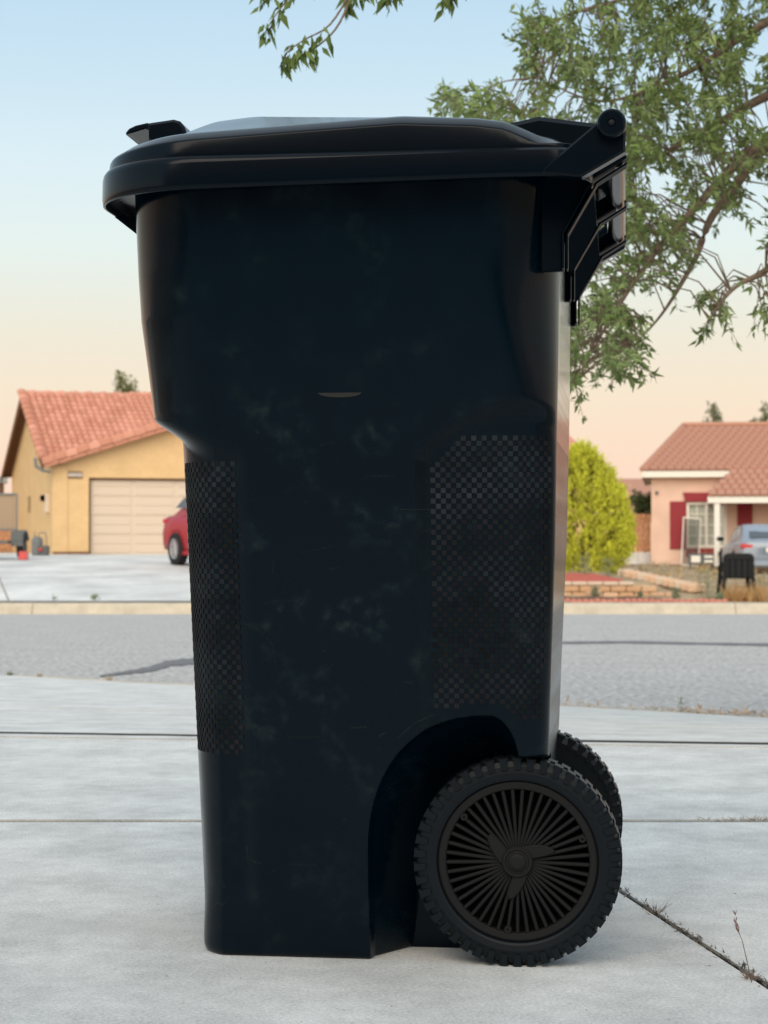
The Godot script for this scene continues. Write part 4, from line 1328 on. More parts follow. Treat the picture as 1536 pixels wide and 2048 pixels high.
func make_tree() -> void:
	rng.seed = 99
	var foot := Vector3(2.75, -0.1, -6.6)
	var T := thing("shade_tree", "leafy green tree overhanging the driveway", "tree", foot)
	var off := -foot
	var st := new_st()
	var fork := Vector3(2.55, 1.55, -6.55)
	tube(st, curve_pts([foot + Vector3(0, -0.1, 0), foot + Vector3(0.03, 0.5, 0.02), foot + Vector3(-0.06, 1.0, 0), fork], 12).map(func(p): return p + off), range(13).map(func(k): return 0.15 - 0.0055 * k), 12)
	part(T, "trunk", st, M.bark)
	# limbs as pixel rows with depth; each starts at the fork
	var limbs := [
		[[1760, 150, 6.5], [1536, 275, 6.4], [1400, 405, 6.3], [1300, 520, 6.2], [1215, 650, 6.1], [1150, 770, 6.0]],
		[[1800, -80, 6.6], [1530, 45, 6.6], [1380, 140, 6.6], [1210, 200, 6.5], [1075, 150, 6.5]],
		[[1720, 120, 6.7], [1536, 190, 6.8], [1400, 265, 6.9], [1260, 330, 6.9], [1150, 270, 6.9], [1040, 225, 6.9]],
		[[1780, 330, 6.2], [1560, 520, 6.0], [1470, 575, 5.9], [1420, 640, 5.9]],
		[[1780, -250, 6.7], [1540, -120, 6.7], [1330, -30, 6.8], [1130, 30, 6.8], [1060, 90, 6.8]],
		[[1850, 420, 5.9], [1640, 560, 5.8], [1530, 590, 5.7]],
		[[1900, -500, 6.4], [1500, -420, 5.6], [1150, -260, 5.0], [900, -130, 4.7], [720, -60, 4.6]],
		[[1650, 260, 6.5], [1450, 400, 6.5], [1390, 520, 6.5], [1330, 620, 6.5], [1270, 690, 6.5]],
	]
	var nodes := []      # points on limbs where twigs may start
	for L in limbs:
		var ctrl := [fork]
		for q in L: ctrl.append(at(q[0], q[1], q[2]))
		var pts := curve_pts(ctrl, 40)
		var rad := []
		for k in 41: rad.append(lerp(0.08, 0.0014, pow(k / 40.0, 0.22)))
		st = new_st()
		tube(st, pts.map(func(p): return p + off), rad, 7)
		part(T, "limb", st, M.bark)
		for k in range(10, 41): nodes.append(pts[k])
	# hanging sprig right over the cart: big leaves, each its own piece
	var lm := []
	for v in 3:
		var ls := new_st()
		var tone: float = [0.8, 1.0, 1.25][v]
		leaf_quad(ls, Vector3.ZERO, Vector3(0, -1, 0), Vector3(1, 0, 0), 1.0, [0.30, 0.36, 0.33][v], Color(0.12 * tone, 0.175 * tone, 0.05 * tone))
		lm.append(ls.commit())
	var sprigs := [
		[[720, -60, 4.6], [690, 0, 4.6], [655, 50, 4.6], [610, 75, 4.6], [575, 100, 4.6], [570, 120, 4.6]],
		[[720, -60, 4.6], [680, 40, 4.6], [640, 85, 4.6], [605, 105, 4.6], [585, 108, 4.6]],
		[[800, -90, 4.7], [660, -60, 4.6], [590, -20, 4.6], [548, 30, 4.6], [530, 60, 4.6]],
		[[900, -130, 4.7], [760, -50, 4.65], [715, -15, 4.65], [700, 5, 4.65]],
		[[900, -130, 4.7], [860, -60, 4.7], [800, -30, 4.7], [770, -8, 4.7]],
		[[1000, -170, 4.8], [930, -60, 4.75], [905, -20, 4.75], [890, -2, 4.75]],
		[[800, -90, 4.7], [650, -70, 4.6], [560, -40, 4.6], [520, -10, 4.6]],
	]
	for s in sprigs:
		var ctrl := []
		for q in s: ctrl.append(at(q[0], q[1], q[2]))
		var pts := curve_pts(ctrl, 16)
		st = new_st()
		tube(st, pts.map(func(p): return p + off), range(17).map(func(k): return 0.0035 - 0.00016 * k), 5)
		part(T, "twig", st, M.bark)
		for k in range(7, 17):
			for j in (3 if k < 13 else 4):
				var o := part(T, "leaf", lm[rng.randi() % 3], M.leaf)
				var l := rng.randf_range(0.026, 0.05)
				var b := Basis(Vector3.UP, rng.randf() * TAU) * Basis(Vector3(0, 0, 1), rng.randf_range(-0.75, 0.75)) * Basis(Vector3(1, 0, 0), rng.randf_range(-0.5, 0.5))
				o.transform = Transform3D(b.scaled(Vector3.ONE * l), pts[k] + off + Vector3(rng.randfn(), rng.randfn(), rng.randfn()) * 0.008)
	# the crown: twig clusters through the space the crown fills
	var poly := PackedVector2Array([Vector2(1130, -60), Vector2(1080, 20), Vector2(1050, 70), Vector2(1040, 110), Vector2(1085, 175), Vector2(1065, 205), Vector2(980, 165), Vector2(912, 175), Vector2(905, 215), Vector2(980, 250), Vector2(1110, 265), Vector2(1150, 420), Vector2(1150, 560), Vector2(1140, 780), Vector2(1165, 790), Vector2(1185, 730), Vector2(1270, 735), Vector2(1275, 690), Vector2(1300, 600), Vector2(1370, 520), Vector2(1430, 460), Vector2(1480, 400), Vector2(1536, 470), Vector2(1700, 600), Vector2(1900, 500), Vector2(2300, 300), Vector2(2300, -500), Vector2(1700, -700), Vector2(1200, -400)])
	var extra := [[1430, 585, 24], [1425, 640, 26], [1530, 600, 26], [1450, 610, 24], [1560, 560, 50], [1590, 600, 50], [1245, 715, 26], [1150, 745, 20]]
	var leaves := new_st()
	var twigs := new_st()
	var n_cl := 0
	var tries := 0
	var dn := FastNoiseLite.new()
	dn.seed = 4; dn.frequency = 0.011; dn.fractal_octaves = 3
	var want := 4700
	while n_cl < want and tries < 90000:
		tries += 1
		var px := rng.randf_range(900, 2300); var py := rng.randf_range(-700, 800)
		var k_extra := -1
		if n_cl < extra.size() * 5:
			k_extra = n_cl % extra.size()
			px = extra[k_extra][0] + rng.randfn() * float(extra[k_extra][2]) * 0.5
			py = extra[k_extra][1] + rng.randfn() * float(extra[k_extra][2]) * 0.5
		elif not Geometry2D.is_point_in_polygon(Vector2(px, py), poly): continue
		else:
			if dn.get_noise_2d(px, py) < 0.0 and px > 1090: continue
			if px > 1600 or py < -60:
				if rng.randf() < 0.45: continue
			# looser where the photograph shows sky through it
			if py < 260 and px < 1700 and rng.randf() < 0.3: continue
			if px < 1060 and rng.randf() < 0.2: continue
			if px > 1400 and py > 330 and py < 480 and rng.randf() < 0.6: continue
		n_cl += 1
		var d := rng.randf_range(5.7, 7.5) if k_extra < 0 else rng.randf_range(5.8, 6.1)
		var p := at(px, py, d)
		# nearest limb point carries the twig
		var best := 1e9; var src := p
		for q in nodes:
			var dd: float = p.distance_squared_to(q)
			if dd < best: best = dd; src = q
		if best < 0.05:
			var mid := src.lerp(p, 0.5) + Vector3(0, 0.03, 0) + rand_dir() * 0.02
			tube(twigs, [src + off, mid + off, p + off], [0.0035, 0.0024, 0.0014], 4, false)
		var axis := (p - src).normalized() + Vector3(-0.25, -0.25, 0)
		axis = (axis.normalized() + rand_dir() * 0.5).normalized()
		var len := rng.randf_range(0.05, 0.11)
		tube(twigs, [p + off, p + axis * len + off], [0.0014, 0.0008], 4, false)
		var tone := rng.randf_range(0.72, 1.3)
		var pale := rng.randf()
		for k in rng.randi_range(8, 13):
			var t := rng.randf()
			var lp := p + axis * len * t + rand_dir() * 0.008
			var dir := (axis * 0.5 + rand_dir() * 0.9 + Vector3(0, -0.35, 0)).normalized()
			var side := dir.cross(rand_dir()).normalized()
			var f := tone * rng.randf_range(0.85, 1.15)
			var col := Color(0.135, 0.195, 0.055).lerp(Color(0.25, 0.32, 0.14), pale * 0.8)
			leaf_quad(leaves, lp + off, dir, side, rng.randf_range(0.022, 0.050), rng.randf_range(0.008, 0.015), Color(col.r * f, col.g * f, col.b * f))
	part(T, "twigs", twigs, M.bark).set_meta("kind", "stuff")
	part(T, "crown", leaves, M.leaf).set_meta("kind", "stuff")

# ==================================================================== the cart
const UF := [[0.0, -0.231], [0.694, -0.246], [0.752, -0.252], [0.814, -0.259], [0.87, -0.261], [1.0, -0.263]]
const UB := [[0.0, 0.25], [0.23, 0.258], [0.375, 0.263], [0.52, 0.269], [0.75, 0.274], [1.0, 0.277]]

func cart_b(y: float) -> float: return 0.19 + 0.158 * y
func cart_rb(y: float) -> float: return lerp(0.042, 0.095, sstep(0.62, 0.90, y))
func cart_rf(y: float) -> float: return lerp(0.07, 0.105, clamp(y, 0.0, 1.0))

# a point on the cart's outline at height y. seg: 0 near side (t 0 back .. 1 front), 1 near front corner, 2 front, 3 far front corner, 4 far side, 5 far back corner, 6 back, 7 near back corner
func cart_point(y: float, seg: int, t: float, off: float, plain := false) -> Vector3:
	var uf := lerp_table(UF, y) - off; var ub := lerp_table(UB, y) + off
	var b := cart_b(y) + off; var rf := cart_rf(y) + off; var rb := (0.012 if plain else cart_rb(y)) + off
	var p := Vector2.ZERO; var n := Vector2.ZERO
	match seg:
		0: p = Vector2(lerp(ub - rb, uf + rf, t), b); n = Vector2(0, 1)
		1: n = Vector2(0, 1).rotated(t * PI * 0.5); p = Vector2(uf + rf, b - rf) + n * rf
		2: p = Vector2(uf, lerp(b - rf, -b + rf, t)); n = Vector2(-1, 0)
		3: n = Vector2(-1, 0).rotated(t * PI * 0.5); p = Vector2(uf + rf, -b + rf) + n * rf
		4: p = Vector2(lerp(uf + rf, ub - rb, t), -b); n = Vector2(0, -1)
		5: n = Vector2(0, -1).rotated(t * PI * 0.5); p = Vector2(ub - rb, -b + rb) + n * rb
		6: p = Vector2(ub, lerp(-b + rb, b - rb, t)); n = Vector2(1, 0)
		7: n = Vector2(1, 0).rotated(t * PI * 0.5); p = Vector2(ub - rb, b - rb) + n * rb
	if plain: return Vector3(p.x, y, p.y)
	var u := p.x; var w := p.y; var sg: float = sign(w)
	# front recess below the shoulder
	var ys: float = 0.655 + (-0.121 - u) * 0.31
	var ma: float = (1.0 - sstep(-0.136, -0.106, u)) * (1.0 - sstep(ys - 0.032, ys, y))
	var disp: float = ma * (0.010 * sstep(0.0, 0.10, y) * abs(n.y) + 0.034 * max(0.0, -n.x))
	# back recess below the arched shoulder
	var tt: float = clamp((u - 0.1126) / 0.15, 0.0, 1.2)
	var yr: float = 0.659 + 0.135 * tt - 0.09 * tt * tt
	var mr: float = sstep(0.094, 0.118, u) * (1.0 - sstep(yr - 0.026, yr, y))
	disp += mr * 0.013 * n.y * n.y
	p -= n * disp
	# lower edge rounding
	if y < 0.012: p -= n * (0.012 - sqrt(max(0.0, 0.000144 - (0.012 - y) * (0.012 - y)))) * 0.5
	w = p.y
	# wheel housing
	var w1: float = abs(w)
	var deep := well(u, y)
	if deep > 0.0: w1 = max(min(w1, 0.106), w1 - deep)
	return Vector3(p.x, y, w1 * (sg if sg != 0.0 else 1.0))

func well(u: float, y: float) -> float:      # how far the housing is sunk, in metres; 0 outside the arch
	var side: float = (0.185 - u) / 0.154 if u < 0.185 else (u - 0.185) / 0.052
	var e := pow(absf(side), 2.3) + pow(max(0.0, y - 0.13) / 0.186, 2.3)
	var d: float = max(0.0, 1.0 - pow(e, 1.0 / 2.3)) * 0.16
	var deep: float = min(d * 1.5, 0.12) + 0.012 * sstep(0.0, 0.004, d)
	if u > 0.185 and y < 0.265: deep = max(deep, 0.13 * (1.0 - sstep(0.256, 0.264, y)))
	return deep

func ring(y: float, off: float) -> PackedVector3Array:     # a plain outline for lid and rim
	var r := PackedVector3Array()
	for s in [[0, 40], [1, 16], [2, 16], [3, 16], [4, 40], [5, 8], [6, 16], [7, 8]]:
		for k in s[1]: r.append(cart_point(y, s[0], float(k) / s[1], off, true))
	return r

func make_cart() -> void:
	var C := thing("trash_cart", "black wheeled plastic trash cart with hinged lid on the driveway", "trash cart", Vector3(-0.0247, 0.0, -2.6292), deg_to_rad(-7.2))
	# ---- body
	var rows := []
	var ys := []
	var y := 0.0
	while y < 0.975:
		ys.append(y)
		y += 0.0015 if y < 0.012 else 0.003
	ys.append(0.975)
	for yy in ys:
		var row := PackedVector3Array()
		for s in [[0, 230], [1, 26], [2, 14], [3, 14], [4, 60], [5, 12], [6, 40], [7, 30]]:
			for k in s[1]: row.append(cart_point(yy, s[0], float(k) / s[1], 0.0))
		rows.append(row)
	var uvr := []
	for row in rows:
		var u := PackedVector2Array()
		for p in row: u.append(cart_uv(p))
		uvr.append(u)
	part(C, "body", grid_mesh(rows, true, uvr), M.cart)
	var st := new_st()
	var r0: PackedVector3Array = rows[0]
	for k in r0.size(): tri(st, Vector3(0, 0.0005, 0), r0[(k + 1) % r0.size()] + Vector3(0, 0.0005, 0), r0[k] + Vector3(0, 0.0005, 0))
	part(C, "base", st, M.cart_plain)
	# ---- moulded checker grip: raised squares on the two recessed panels
	var wear := FastNoiseLite.new()
	wear.seed = 8; wear.frequency = 0.09; wear.fractal_octaves = 3
	for pn in 2:
		st = new_st()
		var cs := 0.0064
		for i in (28 if pn == 0 else 20):
			for j in 62:
				if (i + j) % 2: continue
				var y0: float = (0.665 if pn == 0 else 0.635) - j * cs
				if pn == 0 and y0 < 0.318: continue
				if pn == 1 and y0 < 0.268: continue
				var q := []
				var ok := true
				for cnr in [[0.01, 0.01], [0.99, 0.01], [0.99, 0.99], [0.01, 0.99]]:
					var yy: float = y0 - cs + cnr[1] * cs
					var s0: float = (i + cnr[0]) * cs
					var pt: Vector3; var p2: Vector3
					var uf := lerp_table(UF, yy); var ub := lerp_table(UB, yy)
					if pn == 0:
						var u: float = 0.117 + s0
						var flat := ub - cart_rb(yy)
						if u <= flat: pt = cart_point(yy, 0, (flat - u) / (flat - (uf + cart_rf(yy))), 0.0)
						else:
							var ar: float = (u - flat) / (cart_rb(yy) * PI * 0.5)
							if ar > 0.75: ok = false; break
							pt = cart_point(yy, 7, 1.0 - ar, 0.0)
						var tq: float = clamp((u - 0.1126) / 0.15, 0.0, 1.2)
						if yy > 0.659 + 0.135 * tq - 0.09 * tq * tq - 0.024: ok = false
						if well(u, yy) > 0.0 or well(u, yy - 0.012) > 0.0: ok = false
					else:
						var u2: float = -0.126 - s0
						var fl := uf + cart_rf(yy)
						if u2 >= fl: pt = cart_point(yy, 0, (ub - cart_rb(yy) - u2) / (ub - cart_rb(yy) - fl), 0.0)
						else:
							var ar2: float = (fl - u2) / (cart_rf(yy) * PI * 0.5)
							if ar2 > 0.9: ok = false; break
							pt = cart_point(yy, 1, ar2, 0.0)
					q.append(pt)
				if not ok or q.size() < 4: continue
				var n: Vector3 = (q[1] - q[0]).cross(q[3] - q[0]).normalized()
				var a: Vector3 = q[0]; var b: Vector3 = q[1]; var c: Vector3 = q[2]; var d: Vector3 = q[3]
				if n.z < 0:
					n = -n; a = q[1]; b = q[0]; c = q[3]; d = q[2]
				var h := n * 0.0009
				var nz: float = 0.5 + 0.5 * wear.get_noise_2d(a.x * 100.0 + pn * 50.0, a.y * 100.0)
				var tone: float = 0.0065 + 0.026 * nz * nz
				if pn == 0: tone += 0.02 * sstep(0.24, 0.17, a.x) * sstep(0.54, 0.6, a.y) * nz
				tone *= rng.randf_range(0.75, 1.25)
				st.set_color(Color(tone * 0.85, tone * 0.98, tone * 1.15))
				var e := (a + c) * 0.5
				var A := a.lerp(e, 0.04) + h; var B := b.lerp(e, 0.04) + h; var Cc := c.lerp(e, 0.04) + h; var D := d.lerp(e, 0.04) + h
				quad(st, A, B, Cc, D); quad(st, a, b, B, A); quad(st, b, c, Cc, B); quad(st, c, d, D, Cc); quad(st, d, a, A, D)
		part(C, "checker_grip", st, M.checker).set_meta("kind", "stuff")
	# ---- mould seams
	for span in [[0.0, 0.385], [0.93, 1.0]]:
		st = new_st()
		var prev := Vector3.ZERO
		for k in 41:
			var p := cart_point(0.5745, 0, lerp(float(span[0]), float(span[1]), k / 40.0), 0.0)
			if k > 0: tube(st, [prev, p], [0.0005, 0.0005], 4, false)
			prev = p
		part(C, "mould_seam", st, M.scuffed)
	# ---- rim
	var prof := [[0.0, 0.984], [0.035, 0.984], [0.0365, 0.958], [0.038, 0.9565], [0.0405, 0.958], [0.0415, 0.965], [0.041, 0.988], [0.0398, 0.9935], [0.0372, 0.9972], [0.034, 0.9985], [0.018, 0.9985]]
	rows = []
	for p in prof:
		var rg := ring(0.96, p[0])
		for k in rg.size(): rg[k].y = p[1] + (0.006 * clamp((rg[k].x + 0.2) / 0.4, 0.0, 1.0) if p[1] < 0.99 else 0.0)
		rows.append(rg)
	part(C, "rim", grid_mesh(rows, true), M.lid)
	for w in [0.2, -0.2, 0.0]:
		st = new_st()
		prism(st, PackedVector2Array([Vector2(-0.303, 0.957), Vector2(-0.262, 0.957), Vector2(-0.262, 0.925)]), w - 0.003, w + 0.003)
		part(C, "rim_gusset", st, M.lid)
	# ---- lid: skirt, crest and the ridged dome
	var lid := Node3D.new(); lid.name = "lid"; C.add_child(lid)
	rows = []
	var crest := [[-0.31, 1.021], [-0.2, 1.028], [-0.03, 1.037], [0.09, 1.043], [0.18, 1.038], [0.215, 1.033], [0.255, 1.015], [0.30, 1.004]]
	var spine := [[-0.29, 1.03], [-0.26, 1.055], [-0.235, 1.105], [-0.21, 1.122], [-0.15, 1.128], [0.06, 1.119], [0.2, 1.08], [0.25, 1.035], [0.28, 1.01]]
	for k in 8:
		var pr: Array = [[0.0, 0.9975, 0.0], [0.0325, 0.9975, 0.0], [0.0328, 0.999, 0.0], [0.0326, 1.003, 0.0], [0.0321, -0.0140, 1.0], [0.0303, -0.0105, 1.0], [0.0135, -0.0005, 1.0], [0.004, 0.0030, 1.0]][k]
		var rg := ring(0.96, pr[0])
		for i in rg.size():
			if pr[2] == 0.0: rg[i].y = pr[1]
			else: rg[i].y = max(1.0035 + (k - 4) * 0.0004, lerp_table(crest, rg[i].x) + pr[1])
		rows.append(rg)
	for k in range(1, 15):
		var t := k / 14.0
		var rg := ring(0.96, 0.004)
		for i in rg.size():
			var q: Vector3 = rg[i]
			var u: float = lerp(q.x, clamp(q.x, -0.2, 0.2) * 0.98, t)
			var w: float = q.z * (1.0 - t)
			var c0 := lerp_table(crest, q.x) + 0.0030
			var s0: float = lerp_table(spine, u)
			var pf: float = t * 0.7 + 0.3 * sstep(0.0, 1.0, t)
			rg[i] = Vector3(u, lerp(c0, max(s0, c0), pf), w)
		rows.append(rg)
	part(lid, "lid_shell", grid_mesh(rows, true), M.lid)
	# lifting tab at the front
	var tabs := new_st()
	prism(tabs, PackedVector2Array([Vector2(-0.2325, 1.04), Vector2(-0.232, 1.0875), Vector2(-0.2347, 1.0956), Vector2(-0.241, 1.1032), Vector2(-0.25, 1.1058), Vector2(-0.286, 1.1015), Vector2(-0.290, 1.0945), Vector2(-0.2844, 1.092), Vector2(-0.2844, 1.03)]), -0.12, 0.10, Transform3D(), 0.004)
	part(lid, "tab_web", tabs, M.lid)
	tabs = new_st()
	prism(tabs, PackedVector2Array([Vector2(-0.2855, 1.1018), Vector2(-0.302, 1.0985), Vector2(-0.311, 1.0945), Vector2(-0.3155, 1.0895), Vector2(-0.3155, 1.0865), Vector2(-0.309, 1.088), Vector2(-0.2855, 1.0945)]), -0.12, 0.10, Transform3D(), 0.0015)
	part(lid, "lifting_tab", tabs, M.lid)
	# hinge arms on the lid and the raised rear bumps
	for s in [1.0, -1.0]:
		st = new_st()
		prism(st, PackedVector2Array([Vector2(0.258, 0.9655), Vector2(0.306, 0.9605), Vector2(0.356, 0.989), Vector2(0.3575, 1.024), Vector2(0.347, 1.036), Vector2(0.332, 1.033), Vector2(0.322, 1.0225), Vector2(0.262, 0.973)]), s * 0.372 - 0.0125, s * 0.372 + 0.0125, Transform3D(), 0.0025)
		part(lid, "hinge_arm", st, M.lid)
		st = new_st()
		lathe(st, [[0.0, 0.012], [0.004, 0.012], [0.005, 0.014], [0.0135, 0.014], [0.016, 0.0125], [0.0172, 0.009], [0.0172, -0.012]], Transform3D(Basis() if s > 0 else Basis(Vector3.UP, PI), Vector3(0.3405, 1.0195, s * 0.387)), 28)
		var kn := part(lid, "hinge_knob", st, M.lid)
		st = new_st()
		lathe(st, [[0.0, 0.0165], [0.0028, 0.0155], [0.0042, 0.0125]], Transform3D(Basis() if s > 0 else Basis(Vector3.UP, PI), Vector3(0.3405, 1.0195, s * 0.387)), 14)
		part(lid, "pin_end", st, M.scuffed)
	for w in [0.2, 0.0, -0.2]:
		st = new_st()
		prism(st, PackedVector2Array([Vector2(0.20, 1.02), Vector2(0.345, 1.005), Vector2(0.352, 1.03), Vector2(0.33, 1.05), Vector2(0.25, 1.062), Vector2(0.215, 1.055)]), w - 0.055, w + 0.055, Transform3D(), 0.006)
		part(lid, "hinge_lug", st, M.lid)
	st = new_st(); tube(st, [Vector3(0.3405, 1.0195, 0.36), Vector3(0.3405, 1.0195, -0.36)], [0.009, 0.009], 12); part(C, "hinge_rod", st, M.lid)
	# ---- handle brackets and bar
	for w in [0.30, 0.0, -0.30]:
		st = new_st()
		prism(st, PackedVector2Array([Vector2(0.255, 0.862), Vector2(0.2805, 0.862), Vector2(0.2805, 0.9056), Vector2(0.3163, 0.9724), Vector2(0.3565, 0.9965), Vector2(0.3565, 1.012), Vector2(0.33, 1.005), Vector2(0.30, 0.985), Vector2(0.255, 0.975)]), w - 0.006, w + 0.006, Transform3D(), 0.0015)
		part(C, "handle_bracket", st, M.cart_plain)
		for k in 2:      # flanged edges of the bracket
			var o := 0.005 * k
			st = new_st()
			var line := [Vector3(0.2815 + o, 0.864, 0), Vector3(0.2815 + o, 0.9056, 0), Vector3(0.3172 + o, 0.972 - o, 0), Vector3(0.3575, 0.996 - o * 1.4, 0)]
			for i in 3:
				var a: Vector3 = line[i]; var b: Vector3 = line[i + 1]
				var dr := (b - a).normalized()
				box(st, Vector3.ZERO, Vector3(a.distance_to(b) + 0.001, 0.0025, 0.034 - 0.008 * k), 0.0008, Transform3D(Basis(dr, Vector3(-dr.y, dr.x, 0), Vector3(0, 0, 1)), (a + b) * 0.5 + Vector3(0, 0, w)))
			part(C, "bracket_flange", st, M.cart_plain)
	st = new_st(); tube(st, [Vector3(0.3435, 1.0, 0.30), Vector3(0.3435, 1.0, -0.30)], [0.0135, 0.0135], 20); part(C, "handle_bar", st, M.lid)
	st = new_st()
	prism(st, PackedVector2Array([Vector2(0.279, 0.897), Vector2(0.283, 0.897), Vector2(0.318, 0.962), Vector2(0.314, 0.964)]), -0.29, 0.29)
	part(C, "handle_web", st, M.cart_matte)
	# ---- wheels
	for s in [1.0, -1.0]: make_wheel(C, s)
	st = new_st(); tube(st, [Vector3(0.22, 0.132, 0.16), Vector3(0.22, 0.132, -0.16)], [0.011, 0.011], 12); part(C, "axle", st, M.grey_metal)
	# ---- printed crescent on the side
	st = new_st()
	var prev2 := []
	for k in 25:
		var t := k / 24.0
		var u: float = lerp(-0.0185, 0.036, t)
		var arc: float = 0.0055 * sqrt(max(0.0, 1.0 - pow(t * 2.0 - 1.0, 2.0)))
		var uf2 := lerp_table(UF, 0.716); var ub2 := lerp_table(UB, 0.716)
		var tpar := (ub2 - cart_rb(0.716) - u) / (ub2 - cart_rb(0.716) - (uf2 + cart_rf(0.716)))
		var up_p := cart_point(0.7175, 0, tpar, 0.0006); var lo_p := cart_point(0.7174 - arc, 0, tpar, 0.0006)
		if prev2.size(): quad(st, prev2[1], lo_p, up_p, prev2[0])
		prev2 = [up_p, lo_p]
	part(C, "printed_crescent", st, mat(lin(0.03, 0.03, 0.029), 0.6, 0.3))

func make_wheel(C: Node3D, s: float) -> void:
	var N := Node3D.new(); N.name = "wheel"; C.add_child(N, true)
	N.position = Vector3(0.22, 0.1315, s * 0.18)
	if s < 0: N.rotation.y = PI
	var R := 0.1293
	var st := new_st()
	lathe(st, [[0.100, 0.018], [0.1025, 0.0245], [0.105, 0.026], [0.112, 0.0275], [0.120, 0.0262], [0.1265, 0.0232], [R, 0.017], [R, -0.017], [0.1265, -0.0232], [0.120, -0.0262], [0.10, -0.026], [0.06, -0.024]], Transform3D(), 96)
	part(N, "tyre", st, M.tyre)
	# tread lugs on both shoulders
	var cnt := 46
	var lug := new_st()
	var a0 := -0.046; var a1 := 0.046
	for seg in [[0.1265, 0.1314, 0.000, 0.0250], [0.1160, 0.1304, 0.0235, 0.0286]]:
		var ra: float = seg[0]; var rb: float = seg[1]; var z0: float = seg[2]; var z1: float = seg[3]
		var v := []
		for zz in [z0, z1]:
			for rr in [ra, rb]:
				for aa in [a0, a1]:
					var sh := 0.75 if seg[2] > 0.01 else 1.0
					v.append(Vector3(rr * sin(aa * sh), rr * cos(aa * sh), zz))
		quad(lug, v[4], v[6], v[7], v[5]) ; quad(lug, v[2], v[3], v[7], v[6]); quad(lug, v[0], v[2], v[6], v[4]); quad(lug, v[3], v[1], v[5], v[7]); quad(lug, v[1], v[3], v[2], v[0])
	var lm := lug.commit()
	for k in cnt:
		var o := part(N, "tread_lug", lm, M.tyre)
		o.rotation.z = TAU * k / cnt
		var o2 := part(N, "tread_lug", lm, M.tyre)
		o2.transform = Transform3D(Basis(Vector3.UP, PI), Vector3.ZERO) * Transform3D(Basis(Vector3(0, 0, 1), TAU * (k + 0.5) / cnt), Vector3.ZERO)
	# cover: rim ring, dark dish, spokes, hub, blades, screws
	st = new_st()
	lathe(st, [[0.0, -0.012], [0.084, -0.012], [0.0905, 0.0]], Transform3D(), 64)
	part(N, "cover_dish", st, M.cover)
	st = new_st()
	lathe(st, [[0.0895, 0.010], [0.0905, 0.0205], [0.092, 0.022], [0.0985, 0.0225], [0.1005, 0.021], [0.1015, 0.014]], Transform3D(), 96)
	part(N, "cover_ring", st, M.cover)
	var sp := new_st()
	box(sp, Vector3(0, 0.054, 0.0095), Vector3(0.0042, 0.0735, 0.024), 0.0014)
	var spm := sp.commit()
	for k in 45:
		var o := part(N, "spoke", spm, M.cover)
		o.rotation.z = TAU * (k + 0.5) / 45.0
	st = new_st()
	lathe(st, [[0.0, 0.0325], [0.007, 0.0322], [0.0105, 0.030], [0.0115, 0.0275], [0.0145, 0.027], [0.0155, 0.0285], [0.018, 0.0285], [0.0195, 0.026], [0.0205, 0.018]], Transform3D(), 40)
	part(N, "hub", st, M.cover)
	var bl := new_st()
	prism(bl, PackedVector2Array([Vector2(0.005, 0.0185), Vector2(0.018, 0.0205), Vector2(0.032, 0.0205), Vector2(0.043, 0.0175), Vector2(0.0475, 0.0125), Vector2(0.0445, 0.0095), Vector2(0.034, 0.006), Vector2(0.0195, 0.0035), Vector2(0.010, 0.0)]), 0.02, 0.0255, Transform3D(), 0.0015)
	var blm := bl.commit()
	for k in 3:
		var o := part(N, "blade", blm, M.cover)
		o.rotation.z = deg_to_rad(2.0 + 120.0 * k)
	for k in 3:
		var a := deg_to_rad(20.0 + 121.0 * k)
		st = new_st()
		lathe(st, [[0.0, 0.0205], [0.0016, 0.0205], [0.0016, 0.023], [0.0042, 0.023], [0.0048, 0.0215], [0.0048, 0.012]], Transform3D(Basis(), Vector3(cos(a) * 0.0868, sin(a) * 0.0868, 0)), 16)
		part(N, "screw_boss", st, M.cover)

# ==================================================================== weeds, litter, debris
func tuft(st: SurfaceTool, p: Vector3, n: int, h: float, spread: float, w: float, col: Color, lean := Vector3.ZERO) -> void:
	for k in n:
		var a := rng.randf() * TAU
		var d := (Vector3(cos(a), 0, sin(a)) * spread * rng.randf() + Vector3.UP + lean).normalized()
		var l := h * rng.randf_range(0.5, 1.1)
		var side := d.cross(rand_dir()).normalized() * w
		var f := rng.randf_range(0.75, 1.25)
		st.set_color(Color(col.r * f, col.g * f, col.b * f))
		var b := p + Vector3(cos(a), 0, sin(a)) * spread * 0.12 * rng.randf() * h
		var m := b + d * l * 0.55
		var e := b + d * l + Vector3(cos(a), -0.3, sin(a)) * l * 0.25 * rng.randf()
		quad(st, b - side, b + side, m + side * 0.8, m - side * 0.8)
		tri(st, m - side * 0.8, m + side * 0.8, e)

func leafy(st: SurfaceTool, p: Vector3, h: float, r: float, n: int, l: float, col: Color) -> void:
	for k in n:
		var y := h * rng.randf()
		var a := rng.randf() * TAU
		var q := p + Vector3(cos(a) * r * rng.randf(), y, sin(a) * r * rng.randf())
		var dir := (rand_dir() + Vector3(0, 0.6, 0)).normalized()
		var f := rng.randf_range(0.7, 1.3)
		leaf_quad(st, q, dir, dir.cross(rand_dir()).normalized(), l * rng.randf_range(0.6, 1.3), l * 0.4, Color(col.r * f, col.g * f, col.b * f))

func weed(called: String, label: String, p: Vector3, builder: Callable, m: Material, group := "") -> void:
	var st := new_st()
	builder.call(st)
	var o := part(self, numbered(called), st, m)
	o.position = p
	tag(o, label, "weed", group)

